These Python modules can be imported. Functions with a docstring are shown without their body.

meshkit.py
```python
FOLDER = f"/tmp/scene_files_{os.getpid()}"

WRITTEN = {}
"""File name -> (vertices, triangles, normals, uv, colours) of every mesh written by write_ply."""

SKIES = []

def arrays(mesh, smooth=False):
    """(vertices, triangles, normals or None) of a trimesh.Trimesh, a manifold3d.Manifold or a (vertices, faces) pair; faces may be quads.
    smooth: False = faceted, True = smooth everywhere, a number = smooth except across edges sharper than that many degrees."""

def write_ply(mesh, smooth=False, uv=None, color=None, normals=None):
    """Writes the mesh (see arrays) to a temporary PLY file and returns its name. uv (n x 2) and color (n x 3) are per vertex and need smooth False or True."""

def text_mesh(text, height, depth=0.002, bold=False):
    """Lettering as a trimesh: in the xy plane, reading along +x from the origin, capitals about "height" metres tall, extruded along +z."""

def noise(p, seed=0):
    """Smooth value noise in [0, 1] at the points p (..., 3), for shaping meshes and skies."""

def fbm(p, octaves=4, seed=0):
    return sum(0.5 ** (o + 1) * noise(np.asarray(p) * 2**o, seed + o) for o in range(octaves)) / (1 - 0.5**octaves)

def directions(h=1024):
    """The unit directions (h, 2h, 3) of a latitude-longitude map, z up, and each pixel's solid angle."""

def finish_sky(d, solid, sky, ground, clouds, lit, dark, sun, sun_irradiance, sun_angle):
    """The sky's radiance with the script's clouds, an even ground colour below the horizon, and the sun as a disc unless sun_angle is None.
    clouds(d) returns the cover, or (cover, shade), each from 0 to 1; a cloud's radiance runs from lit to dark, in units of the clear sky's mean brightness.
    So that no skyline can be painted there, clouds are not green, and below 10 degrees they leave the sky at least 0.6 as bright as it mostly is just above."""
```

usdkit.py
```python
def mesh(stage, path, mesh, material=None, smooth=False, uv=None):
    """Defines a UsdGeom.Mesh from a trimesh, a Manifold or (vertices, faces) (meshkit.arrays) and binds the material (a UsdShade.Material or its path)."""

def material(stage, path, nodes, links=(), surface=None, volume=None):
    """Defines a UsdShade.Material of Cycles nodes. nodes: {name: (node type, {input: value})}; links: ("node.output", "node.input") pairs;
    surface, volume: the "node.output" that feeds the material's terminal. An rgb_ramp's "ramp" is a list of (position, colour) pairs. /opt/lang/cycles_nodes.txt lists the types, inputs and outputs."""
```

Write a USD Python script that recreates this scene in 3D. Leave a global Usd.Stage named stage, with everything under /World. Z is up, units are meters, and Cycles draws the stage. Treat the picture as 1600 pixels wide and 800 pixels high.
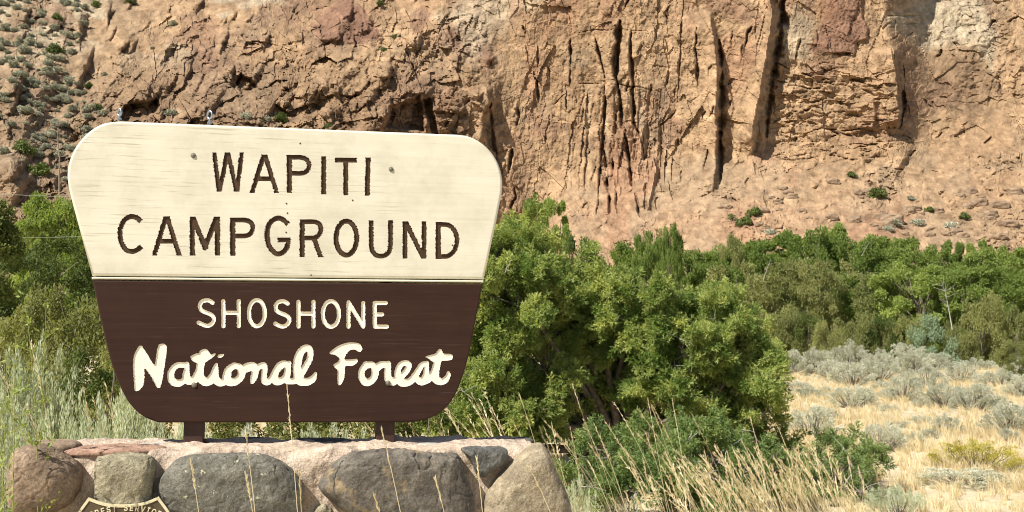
import math, random
import numpy as np, trimesh, manifold3d as m3
from shapely.geometry import Polygon, LineString, Point, MultiPoint, box
from shapely.ops import unary_union
from shapely import affinity
from scipy.spatial import cKDTree
from pxr import Usd, UsdGeom, UsdLux, UsdShade, Sdf, Gf, Vt
import usdkit, meshkit

stage = Usd.Stage.CreateInMemory()
UsdGeom.SetStageUpAxis(stage, 'Z')
UsdGeom.Xform.Define(stage, '/World')
UsdGeom.Scope.Define(stage, '/World/Looks')
rng = np.random.default_rng(7)

# ------------------------------------------------------------------ camera
EYE = 1.65
FPX = 1500.0                      # focal length in pixels of the 1600 wide photograph
PITCH, ROLL = 0.0853, -0.0024
EXPOSURE = 0.7
cam = UsdGeom.Camera.Define(stage, '/World/Camera')
cam.CreateHorizontalApertureAttr(36.0)
cam.CreateVerticalApertureAttr(18.0)
cam.CreateFocalLengthAttr(36.0 * FPX / 1600.0)
cam.CreateExposureAttr(EXPOSURE)
cF = np.array([0, math.cos(PITCH), math.sin(PITCH)])
cU0 = np.array([0, -math.sin(PITCH), math.cos(PITCH)])
cX = np.array([1.0, 0, 0]) * math.cos(ROLL) + cU0 * math.sin(ROLL)
cU = cU0 * math.cos(ROLL) - np.array([1.0, 0, 0]) * math.sin(ROLL)
M = Gf.Matrix4d(*cX, 0, *cU, 0, *(-cF), 0, 0, 0, EYE, 1)
UsdGeom.Xformable(cam).AddTransformOp().Set(M)

# ------------------------------------------------------------------ sky and sun
SUN_EL, SUN_LEFT = math.radians(48), math.radians(50)    # left of the line behind the viewer
SUN = np.array([-math.sin(SUN_LEFT) * math.cos(SUN_EL), -math.cos(SUN_LEFT) * math.cos(SUN_EL), math.sin(SUN_EL)])
sky = UsdLux.DomeLight.Define(stage, '/World/sky')
skymat = usdkit.material(stage, '/World/Looks/sky', {
    's': ('sky_texture', {'sky_type': 'single_scattering', 'sun_disc': False, 'sun_elevation': SUN_EL,
                          'sun_rotation': math.atan2(SUN[0], SUN[1])}),
    'b': ('background_shader', {'strength': 0.058})}, [('s.color', 'b.color')], surface='b.background')
UsdShade.MaterialBindingAPI.Apply(sky.GetPrim()).Bind(skymat)
sky.GetPrim().SetCustomDataByKey('kind', 'structure')
sun = UsdLux.DistantLight.Define(stage, '/World/sun')
sun.CreateNormalizeAttr(True)
sun.CreateIntensityAttr(1.25)
sun.CreateAngleAttr(0.5)
sun.CreateColorAttr(Gf.Vec3f(1.0, 0.945, 0.85))
zq = SUN / np.linalg.norm(SUN)
xq = np.cross([0, 0, 1.0], zq); xq /= np.linalg.norm(xq)
yq = np.cross(zq, xq)
UsdGeom.Xformable(sun).AddTransformOp().Set(Gf.Matrix4d(*xq, 0, *yq, 0, *zq, 0, 0, 0, 50, 1))

# ------------------------------------------------------------------ helpers
_used = {}


def numbered(parent, name):
    k = (parent, name)
    n = _used.get(k, 0)
    _used[k] = n + 1
    return name if n == 0 else f'{name}_{n:03d}'


def tag(p, label=None, cat=None, group=None, kind=None):
    p = p.GetPrim() if hasattr(p, 'GetPrim') else p
    for k, v in (('label', label), ('category', cat), ('group', group), ('kind', kind)):
        if v:
            p.SetCustomDataByKey(k, v)
    return p


def thing(name, label, cat, loc=(0, 0, 0), rotz=0.0, group=None):
    x = UsdGeom.Xform.Define(stage, '/World/' + numbered('/World', name))
    x.AddTranslateOp().Set(Gf.Vec3d(*map(float, loc)))
    x.AddRotateZOp().Set(float(math.degrees(rotz)))
    return tag(x, label, cat, group)


def obj(name, mesh, mat, parent=None, smooth=False):
    base = str(parent.GetPath()) if parent is not None else '/World'
    m = usdkit.mesh(stage, base + '/' + numbered(base, name), mesh, mat, smooth=smooth)
    return m.GetPrim()


def kind_class(name):
    """A class prim that the repeats of one kind refer to."""
    if not stage.GetPrimAtPath('/World/Kinds'):
        stage.CreateClassPrim('/World/Kinds')
    return UsdGeom.Xform.Define(stage, '/World/Kinds/' + name).GetPrim()


def copy_of(cls, name, label, cat, loc, rotz=0.0, scale=(1, 1, 1), group=None):
    x = UsdGeom.Xform.Define(stage, '/World/' + numbered('/World', name))
    x.AddTranslateOp().Set(Gf.Vec3d(*map(float, loc)))
    x.AddRotateZOp().Set(float(math.degrees(rotz)))
    x.AddScaleOp().Set(Gf.Vec3f(*map(float, np.broadcast_to(scale, 3))))
    p = x.GetPrim()
    p.GetReferences().AddInternalReference(cls.GetPath())
    p.SetInstanceable(True)
    return tag(p, label, cat, group)


def instancer(path, protos, pos, idx, quats, scales):
    pi = UsdGeom.PointInstancer.Define(stage, path)
    pi.CreatePrototypesRel().SetTargets([p.GetPath() for p in protos])
    pi.CreatePositionsAttr(Vt.Vec3fArray.FromNumpy(np.asarray(pos, np.float32)))
    pi.CreateProtoIndicesAttr(Vt.IntArray.FromNumpy(np.asarray(idx, np.int32)))
    q = np.asarray(quats, float)      # w x y z
    pi.CreateOrientationsAttr(Vt.QuathArray([Gf.Quath(float(a), float(b), float(c), float(d)) for a, b, c, d in q]))
    pi.CreateScalesAttr(Vt.Vec3fArray.FromNumpy(np.asarray(scales, np.float32)))
    return pi.GetPrim()


def quat_to(dirs, roll):
    """quaternions (w x y z) that turn +z to each direction, after a roll about z."""
    d = np.asarray(dirs, float); d = d / np.linalg.norm(d, axis=1, keepdims=True)
    q1 = np.stack([1 + d[:, 2], -d[:, 1], d[:, 0], np.zeros(len(d))], 1)
    bad = np.linalg.norm(q1, axis=1) < 1e-4
    q1[bad] = [0, 1, 0, 0]
    q1 /= np.linalg.norm(q1, axis=1, keepdims=True)
    w2, z2 = np.cos(roll / 2), np.sin(roll / 2)
    w1, x1, y1, z1 = q1.T
    return np.stack([w1 * w2 - z1 * z2, x1 * w2 + y1 * z2, y1 * w2 - x1 * z2, z1 * w2 + w1 * z2], 1)


def cat(parts):
    vs, fs, n = [], [], 0
    for v, f in parts:
        vs.append(np.asarray(v, float)); fs.append(np.asarray(f, int) + n); n += len(v)
    return np.vstack(vs), np.vstack(fs)


def tube(pts, radii, sides=6, cap=True):
    p = np.asarray(pts, float)
    t = np.gradient(p, axis=0); t /= np.linalg.norm(t, axis=1, keepdims=True) + 1e-12
    a = np.cross(t, np.where(np.abs(t[:, 2:]) < 0.9, [0, 0, 1.0], [1.0, 0, 0])); a /= np.linalg.norm(a, axis=1, keepdims=True) + 1e-12
    b = np.cross(t, a); ang = np.arange(sides) * 2 * np.pi / sides
    r = np.broadcast_to(radii, (len(p),))
    v = p[:, None] + r[:, None, None] * (np.cos(ang)[None, :, None] * a[:, None] + np.sin(ang)[None, :, None] * b[:, None])
    i, j = np.meshgrid(np.arange(len(p) - 1), np.arange(sides), indexing='ij')
    q = np.stack([i * sides + j, i * sides + (j + 1) % sides, (i + 1) * sides + (j + 1) % sides, (i + 1) * sides + j], -1).reshape(-1, 4)
    f = np.vstack([q[:, [0, 1, 2]], q[:, [0, 2, 3]]])
    v = v.reshape(-1, 3)
    if cap:
        n = len(v)
        v = np.vstack([v, p[0], p[-1]])
        k = np.arange(sides); e = (len(p) - 1) * sides
        f = np.vstack([f, np.stack([np.full(sides, n), (k + 1) % sides, k], 1), np.stack([np.full(sides, n + 1), e + k, e + (k + 1) % sides], 1)])
    return v, f


def unit(v):
    v = np.asarray(v, float)
    return v / (np.linalg.norm(v, axis=-1, keepdims=True) + 1e-12)


def rhombs(P, D, L, W, rg, bend=0.0, face=None):
    """small leaf-shaped quads from base points P along D, random facing."""
    n = len(P); D = unit(D)
    N = unit(rg.normal(size=(n, 3)))
    if face is not None: N = unit(N * 1.4 + unit(face))
    S = unit(np.cross(D, N)); N = np.cross(S, D)
    L = np.broadcast_to(L, n)[:, None]; W = np.broadcast_to(W, n)[:, None]
    a = P; b = P + D * L * .45 + S * W * .5 + N * W * bend; c = P + D * L; d = P + D * L * .45 - S * W * .5 + N * W * bend
    v = np.stack([a, b, c, d], 1).reshape(-1, 3)
    k = np.arange(n)[:, None] * 4
    f = np.stack([k + [0, 1, 2], k + [0, 2, 3]], 1).reshape(-1, 3)
    return v, f


def pix_ray(px, py):
    px, py = np.asarray(px, float), np.asarray(py, float)
    return ((px - 800) / FPX)[..., None] * cX - ((py - 400) / FPX)[..., None] * cU + cF


def at(px, py, depth):
    """the point seen at a pixel of the photograph, DEPTH metres ahead."""
    r = pix_ray(px, py)
    return np.array([0, 0, EYE]) + r * (np.asarray(depth) / r[..., 1])[..., None]


def sstep(a, b, x):
    t = np.clip((np.asarray(x, float) - a) / (b - a), 0, 1)
    return t * t * (3 - 2 * t)


# ------------------------------------------------------------------ materials
def look(name, nodes, links, surface='p.BSDF'):
    return usdkit.material(stage, '/World/Looks/' + name, nodes, links, surface=surface)


def leaf_look(name, c1, c2, scale=3.0, trans=0.35, gloss=0.0, obj_var=0.5, c3=None):
    nodes = {'g': ('geometry', {}), 'n': ('noise_texture', {'scale': scale, 'detail': 2.0}),
             'oi': ('object_info', {}),
             'rr': ('math', {'math_type': 'multiply_add', 'value2': 0.5, 'value3': 0.0}),
             'r2': ('math', {'math_type': 'multiply_add', 'value2': obj_var, 'value3': -0.5 * obj_var}),
             'ad': ('math', {'math_type': 'add'}), 'ad2': ('math', {'math_type': 'add', 'use_clamp': True}),
             'n2': ('math', {'math_type': 'multiply_add', 'value2': 1.3, 'value3': -0.4}),
             'r': ('rgb_ramp', {'ramp': [(0, c1), (0.55, tuple(np.array(c1) * .5 + np.array(c2) * .5)), (1, c3 or c2)]}),
             'd': ('principled_bsdf', {'roughness': 0.6, 'specular_ior_level': 0.25 + gloss}), 't': ('translucent_bsdf', {}),
             'tc': ('mix', {'mix_type': 'multiply', 'fac': 1.0, 'color2': (1.25, 1.2, 0.6)}),
             'm': ('mix_closure', {'fac': trans})}
    links = [('g.position', 'n.vector'), ('g.random_per_island', 'rr.value1'), ('n.fac', 'n2.value1'), ('rr.value', 'ad.value1'), ('n2.value', 'ad.value2'),
             ('oi.random', 'r2.value1'), ('ad.value', 'ad2.value1'), ('r2.value', 'ad2.value2'), ('ad2.value', 'r.fac'), ('r.color', 'd.base_color'), ('r.color', 'tc.color1'),
             ('tc.color', 't.color'), ('d.BSDF', 'm.closure1'), ('t.BSDF', 'm.closure2')]
    return look(name, nodes, links, 'm.closure')


def rough_look(name, c1, c2, scale=8.0, rough=0.85, bump=0.4, dist=0.01, detail=6.0, stretch=(1, 1, 1), rotz=0.0, spots=None, ramp=None, spec=0.3, grain=.45):
    nodes = {'g': ('geometry', {}), 'mp': ('mapping', {'scale': stretch}), 'vr': ('vector_rotate', {'rotate_type': 'z_axis', 'angle': -rotz}),
             'n': ('noise_texture', {'scale': scale, 'detail': detail, 'roughness': 0.6}),
             'r': ('rgb_ramp', {'ramp': ramp or [(0.3, c1), (0.7, c2)]}),
             'p': ('principled_bsdf', {'roughness': rough, 'specular_ior_level': spec}),
             'b': ('bump', {'strength': bump, 'distance': dist})}
    links = [('g.position', 'vr.vector'), ('vr.vector', 'mp.vector'), ('mp.vector', 'n.vector'), ('n.fac', 'r.fac'), ('n.fac', 'b.height'), ('b.normal', 'p.normal')]
    nodes.update({'gn': ('noise_texture', {'scale': scale * 9, 'detail': 4.0, 'roughness': .7}), 'gr': ('rgb_ramp', {'ramp': [(.32, (.55, .55, .55)), (.5, (1, 1, 1)), (.7, (1.35, 1.35, 1.35))]}), 'gm': ('mix', {'mix_type': 'multiply', 'fac': grain})})
    links += [('mp.vector', 'gn.vector'), ('gn.fac', 'gr.fac'), ('gr.color', 'gm.color2'), ('r.color', 'gm.color1')]
    colour = 'gm.color'
    if spots:
        sc, col, lo, hi = spots
        nodes.update({'sn': ('noise_texture', {'scale': sc, 'detail': 3.0, 'roughness': 0.6}), 'sr': ('rgb_ramp', {'ramp': [(lo, (0, 0, 0)), (hi, (1, 1, 1))]}),
                      'sm': ('mix', {'color2': col})})
        links += [('g.position', 'sn.vector'), ('sn.fac', 'sr.fac'), ('sr.color', 'sm.fac'), (colour, 'sm.color1')]
        colour = 'sm.color'
    links.append((colour, 'p.base_color'))
    return look(name, nodes, links)


BARK = rough_look('grey_bark', (.16, .12, .09), (.30, .25, .2), 6, .9, .6, .02)
PALE_BARK = rough_look('pale_bark', (.30, .27, .22), (.46, .42, .36), 6, .9, .4, .02)
JUNIPER_BARK = rough_look('juniper_bark', (.10, .075, .055), (.24, .20, .16), 20, .95, .6, .01)
BARK_WEATHERED = rough_look('weathered_wood', (.34, .31, .27), (.5, .46, .41), 6, .9, .4, .02)
L_COTTON = leaf_look('cottonwood_leaf', (.165, .235, .055), (.41, .49, .15), 0.45, .5, 0, .7)
L_OLIVE = leaf_look('olive_leaf', (.20, .225, .08), (.42, .42, .17), 0.5, .45, 0, .6)
L_BLUE = leaf_look('blue_green_leaf', (.20, .28, .18), (.38, .46, .30), 0.8, .4)
L_DARK = leaf_look('dark_evergreen_leaf', (.07, .105, .025), (.19, .22, .055), 0.8, .3)
L_JUN = leaf_look('juniper_scale_leaf', (.165, .25, .06), (.79, .80, .32), 2.6, .45, 0.1, .5)
L_JUNDEEP = leaf_look('green_juniper_leaf', (.15, .23, .075), (.42, .49, .18), 2.0, .4, 0.1, .5)
L_SAGE = leaf_look('sagebrush_leaf', (.42, .43, .34), (.70, .70, .58), 2.5, .2, 0, .5)
L_SAGE_GREEN = leaf_look('tall_sage_leaf', (.46, .51, .37), (.78, .80, .63), 3.0, .3, 0, .5)
L_RABBIT = leaf_look('rabbitbrush_leaf', (.34, .31, .045), (.62, .54, .09), 3.0, .25, 0, .3)
L_WEED = leaf_look('weed_leaf', (.24, .32, .08), (.45, .50, .18), 5.0, .35, 0, .4)
STRAW = leaf_look('straw', (.64, .54, .33), (.92, .84, .62), 2.0, .25, .1, .5)
GREEN_STEM = leaf_look('green_stem', (.28, .30, .08), (.50, .48, .2), 2.0, .2, .1, .5)
DRY_BLADE = leaf_look('dry_grass_blade', (.59, .49, .31), (.86, .77, .55), 0.35, .3, 0, .35)
GROUND = rough_look('dry_ground', (.44, .365, .24), (.60, .51, .35), .9, .95, .6, .05, 9, spots=(.35, (.36, .31, .2), .55, .7))
SAGE_WOOD = rough_look('sage_wood', (.10, .085, .07), (.2, .17, .14), 20, .95)
TWIG_DRY = rough_look('dry_twig', (.25, .22, .19), (.42, .38, .34), 20, .95)

# cliff rock: the colour of each bed is on the mesh, grain and fine relief in the material
ROCK = look('cliff_rock', {
    'a': ('attribute', {'attribute': 'rock_color'}), 'g': ('geometry', {}),
    'n1': ('noise_texture', {'scale': .35, 'detail': 9.0, 'roughness': .68}),
    'r1': ('rgb_ramp', {'ramp': [(.30, (.62, .58, .56)), (.5, (.98, .97, .97)), (.68, (1.22, 1.22, 1.2))]}),
    'm': ('mix', {'mix_type': 'multiply', 'fac': 1.0}),
    'n2': ('noise_texture', {'scale': .9, 'detail': 8.0, 'roughness': .7}),
    'b': ('bump', {'strength': .6, 'distance': .8}),
    'p': ('principled_bsdf', {'roughness': .95, 'specular_ior_level': .1})},
    [('a.color', 'm.color1'), ('g.position', 'n1.vector'), ('g.position', 'n2.vector'), ('n1.fac', 'r1.fac'), ('r1.color', 'm.color2'), ('m.color', 'p.base_color'),
     ('n2.fac', 'b.height'), ('b.normal', 'p.normal')])

# ------------------------------------------------------------------ ground
def gz(x, y):
    x, y = np.asarray(x, float), np.asarray(y, float)
    z = 0.10 * (meshkit.fbm(np.stack([x * .12, y * .12, x * 0], -1), 3, 5) - .5) * sstep(2, 8, np.hypot(x, y))
    z = z - 2.6 * sstep(48, 62, y) + 2.2 * sstep(110, 160, y)
    return z


xs = np.unique(np.concatenate([np.linspace(-420, -60, 37), np.linspace(-60, -16, 40), np.linspace(-16, 34, 180), np.linspace(34, 70, 36), np.linspace(70, 420, 36)]))
ys = np.unique(np.concatenate([np.linspace(-160, -4, 30), np.linspace(-4, 50, 190), np.linspace(50, 130, 60), np.linspace(130, 300, 18)]))
X, Y = np.meshgrid(xs, ys, indexing='ij')
Z = gz(X, Y) + .05 * (meshkit.fbm(np.stack([X * 1.5, Y * 1.5, X * 0], -1), 3, 9) - .5)


def grid_faces(n, m, flip=False):
    i, j = np.meshgrid(np.arange(n - 1), np.arange(m - 1), indexing='ij')
    q = np.stack([i * m + j, (i + 1) * m + j, (i + 1) * m + j + 1, i * m + j + 1], -1).reshape(-1, 4)
    f = np.vstack([q[:, [0, 1, 2]], q[:, [0, 2, 3]]])
    return f[:, ::-1] if flip else f


tag(obj('ground', (np.stack([X, Y, Z], -1).reshape(-1, 3), grid_faces(*X.shape)), GROUND, smooth=True), 'dry grassy flat of pale tan earth', None, None, 'structure')

# ------------------------------------------------------------------ cliff and hillside
HOR = 528.0


def inside(u, v, poly, soft):
    """soft membership of a polygon given in the photograph's pixels."""
    import shapely
    pg = Polygon(poly)
    lo = pg.bounds
    out = np.zeros(u.shape)
    near = (u > lo[0] - soft * 3) & (u < lo[2] + soft * 3) & (v > lo[1] - soft * 3) & (v < lo[3] + soft * 3)
    if near.any():
        pts = shapely.points(u[near], v[near])
        d = shapely.distance(pts, pg.exterior) * np.where(shapely.contains_xy(pg, u[near], v[near]), 1, -1)
        out[near] = sstep(-soft, soft, d)
    return out


def nz(u, v, su, sv, seed, oct=4):
    return meshkit.fbm(np.stack([u / su, v / sv, np.full_like(u, seed * 1.7)], -1), oct, seed) * 2 - 1


def blocks(u, v, su, sv, seed, groove=.10):
    """random offset per irregular block, blocks about su x sv pixels."""
    r = np.random.default_rng(seed)
    a, b = u / su, v / sv
    n = int((a.max() - a.min()) * (b.max() - b.min()) * 1.1) + 8
    c = np.stack([r.uniform(a.min(), a.max(), n), r.uniform(b.min(), b.max(), n)], 1)
    val = r.uniform(-1, 1, n)
    dd, ii = cKDTree(c).query(np.stack([a.ravel(), b.ravel()], 1), k=2)
    edge = np.clip((dd[:, 1] - dd[:, 0]) / .12, 0, 1)
    return (val[ii[:, 0]] - (1 - edge) * groove).reshape(u.shape)


def facets(u, v, su, sv, seed, tilt=1.0):
    """broken angular faces: every cell has its own offset and its own slope."""
    r = np.random.default_rng(seed)
    a, b = u / su, v / sv
    n = int((a.max() - a.min()) * (b.max() - b.min()) * 1.1) + 8
    c = np.stack([r.uniform(a.min(), a.max(), n), r.uniform(b.min(), b.max(), n)], 1)
    val, g = r.uniform(-.6, .6, n), r.normal(size=(n, 2)) * tilt
    ii = cKDTree(c).query(np.stack([a.ravel(), b.ravel()], 1))[1].reshape(u.shape)
    return val[ii] + g[ii, 0] * (a - c[ii, 0]) + g[ii, 1] * (b - c[ii, 1])


def seg_dist(u, v, line):
    """distance, signed side (+ = right of the line going down) and progress along a polyline."""
    line = np.asarray(line, float)
    best = np.full(u.shape, 1e9); side = np.zeros(u.shape); prog = np.zeros(u.shape)
    L = np.concatenate([[0], np.cumsum(np.linalg.norm(np.diff(line, axis=0), axis=1))])
    for k in range(len(line) - 1):
        a, b = line[k], line[k + 1]; d = b - a; l = np.linalg.norm(d); d = d / l
        t = np.clip((u - a[0]) * d[0] + (v - a[1]) * d[1], 0, l)
        qx, qy = u - a[0] - t * d[0], v - a[1] - t * d[1]
        dist = np.hypot(qx, qy); s = qx * d[1] - qy * d[0]
        w = dist < best
        best[w] = dist[w]; side[w] = s[w]; prog[w] = (L[k] + t[w]) / L[-1]
    return best, side, prog


def cliff_grid(us, vs, fine=True):
    u, v = np.meshgrid(us, vs, indexing='ij')
    # gentle wander so that no edge is ruled
    wu = u + 5 * nz(u, v, 45, 45, 31, 3) + 1.6 * nz(u, v, 9, 9, 33, 2)
    wv = v + 5 * nz(u, v, 45, 45, 32, 3) + 1.6 * nz(u, v, 9, 9, 34, 2)
    te = (HOR - v) / FPX
    left = 1 - sstep(470, 850, wu + .12 * (wv - 150))
    hill = 1 - sstep(700, 800, wu + .12 * (wv - 150))
    right = sstep(1380, 1460, wu)
    face = (1 - left) * (1 - right)
    y_left = 172 * .84 / np.maximum(.84 - te, .2) - 10 * sstep(150, 0, u) * sstep(500, 200, v)
    y_face = 252 * 5.0 / (5.0 - te)
    y_right = 236 * 1.6 / np.maximum(1.6 - te, .3)
    y = y_left * left + y_face * face + y_right * right
    talus = 178 * .60 / np.maximum(.60 - te, .12)
    tal_w = sstep(760, 900, u)
    y_t = talus + 14 * sstep(1250, 900, u) + 60 * (1 - tal_w)
    k = 5.0
    y = -k * np.log(np.exp(-np.clip(y, 0, 420) / k) + np.exp(-np.clip(y_t, 0, 420) / k))      # talus lies against the wall
    on_talus = sstep(2, 10, y_face * face + y_left * left + y_right * right - y_t)
    rock = 1 - on_talus
    d = np.zeros(u.shape)                      # metres towards the valley
    d += 5.0 * nz(u, v, 150, 150, 1, 3)
    # left hillside: craggy ridges running down to the right, gullies between
    ridg = 1 - np.abs(nz(wu + .5 * wv, wv, 90, 110, 3, 3)) * 2.2
    d += hill * 4.0 * np.clip(ridg, -.6, 1)
    craggy = hill * sstep(-.25, .25, nz(wu, wv, 120, 90, 8, 2) + .9 * inside(u, v, [(150, 110), (330, 60), (560, 110), (800, 60), (840, 330), (60, 330)], 40) - .25)
    rough_a = sstep(-.25, .3, nz(u, v, 70, 60, 71, 3))
    d += hill * (1.5 * nz(wu, wv, 44, 40, 9, 3) + .9 * facets(wu + .3 * wv, wv, 34, 22, 14) * rough_a + (.22 + .4 * rough_a) * facets(wu, wv, 13, 9, 72) + .2 * facets(wu, wv, 6, 5, 73))
    d += craggy * (1.3 * facets(wu, wv, 32, 32, 10) + .65 * facets(wu, wv, 14, 16, 11) + .3 * facets(wu, wv, 7, 7, 12))
    # main face: slabs and vertical flutes
    fc = (1 - hill) * (1 - right)
    flut = fc * rock
    low = inside(u, v, [(880, 140), (1040, 140), (1060, 350), (900, 350)], 22)
    d += flut * (1.2 * nz(wu, wv, 60, 110, 16, 3) + 1.2 * facets(wu, wv, 58, 110, 17, .7) + .42 * facets(wu, wv, 22, 40, 18) + .26 * facets(wu, wv, 9, 14, 19) * (.2 + rough_a) + .12 * facets(wu, wv, 4.5, 6, 74))
    d += flut * low * (1.0 * nz(wu + .06 * wv, wv, 8, 240, 20, 3) + .8 * facets(wu + .08 * wv, wv, 9, 120, 21) + 1.4 * (.3 - np.abs(nz(wu, wv, 18, 280, 21, 2))).clip(-1, .3))
    # bedded buttress on the right of the face
    bed = fc * rock * sstep(1190, 1220, u) * sstep(85, 120, v)
    d += bed * (.7 * facets(wu, wv + .08 * wu, 70, 14, 22, .6) + .5 * facets(wu, wv, 24, 8, 23) + .7 * nz(wu, wv, 60, 14, 24, 3))
    # domes and slopes at right
    d += right * rock * (.9 * facets(wu, wv, 60, 44, 25, .6) + .7 * nz(wu, wv, 26, 20, 26, 3) + .6 * facets(wu + .4 * wv, wv, 22, 14, 27) * sstep(-.1, .3, nz(u, v, 70, 50, 28, 2)) + .3 * facets(wu, wv, 8, 6, 75) * (.3 + rough_a))
    gravel = sstep(-.05, .35, nz(u, v, 60, 40, 37, 3) + .05)
    d += on_talus * (1.2 * nz(u + .7 * v, v, 40, 80, 35, 3) + .55 * facets(wu, wv, 10, 7, 36) * gravel + .3 * facets(wu, wv, 4.5, 3.6, 76) * (.35 + gravel) + .2 * nz(u, v, 7, 6, 38, 3))
    d *= 1 - .75 * sstep(385, 430, v)
    d += .5 * nz(u, v, 14, 14, 29, 4) * (1 - .5 * on_talus) + .2 * nz(u, v, 4, 4, 30, 2)

    # buttress edges: ground steps back to the right of the line, so the sun leaves it dark
    def edge(line, amp, wl, ends=.12, wr=3.0):
        nonlocal d
        line = np.asarray(line, float)
        m = (u > line[:, 0].min() - 4 * wl) & (u < line[:, 0].max() + 60) & (v > line[:, 1].min() - 40) & (v < line[:, 1].max() + 40)
        if not m.any(): return
        dist, side, pr = seg_dist(wu[m], wv[m], line)
        fade = sstep(0, ends, pr) * sstep(1, 1 - ends, pr) if ends else 1.0
        along = np.where((pr <= 0) | (pr >= 1), 0, 1)
        prof = np.where(side < 0, np.exp(-np.abs(side) / wl), np.exp(-np.abs(side) / wr))
        d[m] += amp * prof * fade * along

    def crack(line, w, depth):
        nonlocal d
        line = np.asarray(line, float)
        m = (u > line[:, 0].min() - 30) & (u < line[:, 0].max() + 30) & (v > line[:, 1].min() - 30) & (v < line[:, 1].max() + 30)
        if not m.any(): return
        dist, side, pr = seg_dist(wu[m] * .5 + u[m] * .5, wv[m] * .5 + v[m] * .5, line)
        taper = np.sqrt(np.clip(np.minimum(pr, 1 - pr) * 4, 0, 1)) * .8 + .2
        um, vm = u[m], v[m]
        dist = np.abs(dist + 2.2 * nz(um, vm, 11, 11, int(line[0, 0]) % 97, 3) * np.sign(side))
        vary = .62 + 1.0 * nz(um, vm, 16, 16, int(line[0, 1]) % 89 + 3, 3)
        taper = np.clip(taper * vary, 0, 1.25) * ((pr > 0) & (pr < 1))
        d[m] -= depth * np.exp(-(dist / (w * np.maximum(taper, .05))) ** 3) * np.clip(taper * 1.2, 0, 1)
        d[m] += depth * .30 * np.exp(-dist / 12) * (side < 0) * ((pr > 0) & (pr < 1)) * np.clip(taper * 1.5, 0, 1)

    def crag(cx, cy, a, b, amp, ang=0.6):
        """a knob whose lower right side breaks off sharply."""
        nonlocal d
        m = (np.abs(u - cx) < 3 * a) & (np.abs(v - cy) < 3 * b)
        if not m.any(): return
        x, y = (wu[m] - cx) / a, (wv[m] - cy) / b
        cut = sstep(.35, .0, x * math.cos(ang) + y * math.sin(ang) - .35)
        d[m] += amp * np.exp(-(x * x + y * y) * .9) * cut

    # features read from the photograph
    edge([(1108, 10), (1114, 45), (1120, 110), (1118, 185), (1121, 225), (1112, 312)], 6.5, 34)
    edge([(1222, -60), (1224, 30), (1214, 90), (1204, 160), (1190, 235)], 0.0, 30)
    edge([(1204, -60), (1206, 20), (1197, 80), (1184, 160), (1172, 250)], 8.0, 30)
    edge([(1392, 70), (1398, 110), (1404, 140), (1406, 200)], 6.5, 30)
    edge([(1362, 150), (1366, 175), (1364, 205)], 2.5, 18)
    edge([(1018, 240), (1026, 262), (1012, 330)], 4.0, 26)
    edge([(758, 130), (764, 170), (768, 240)], 3.5, 22)
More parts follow.
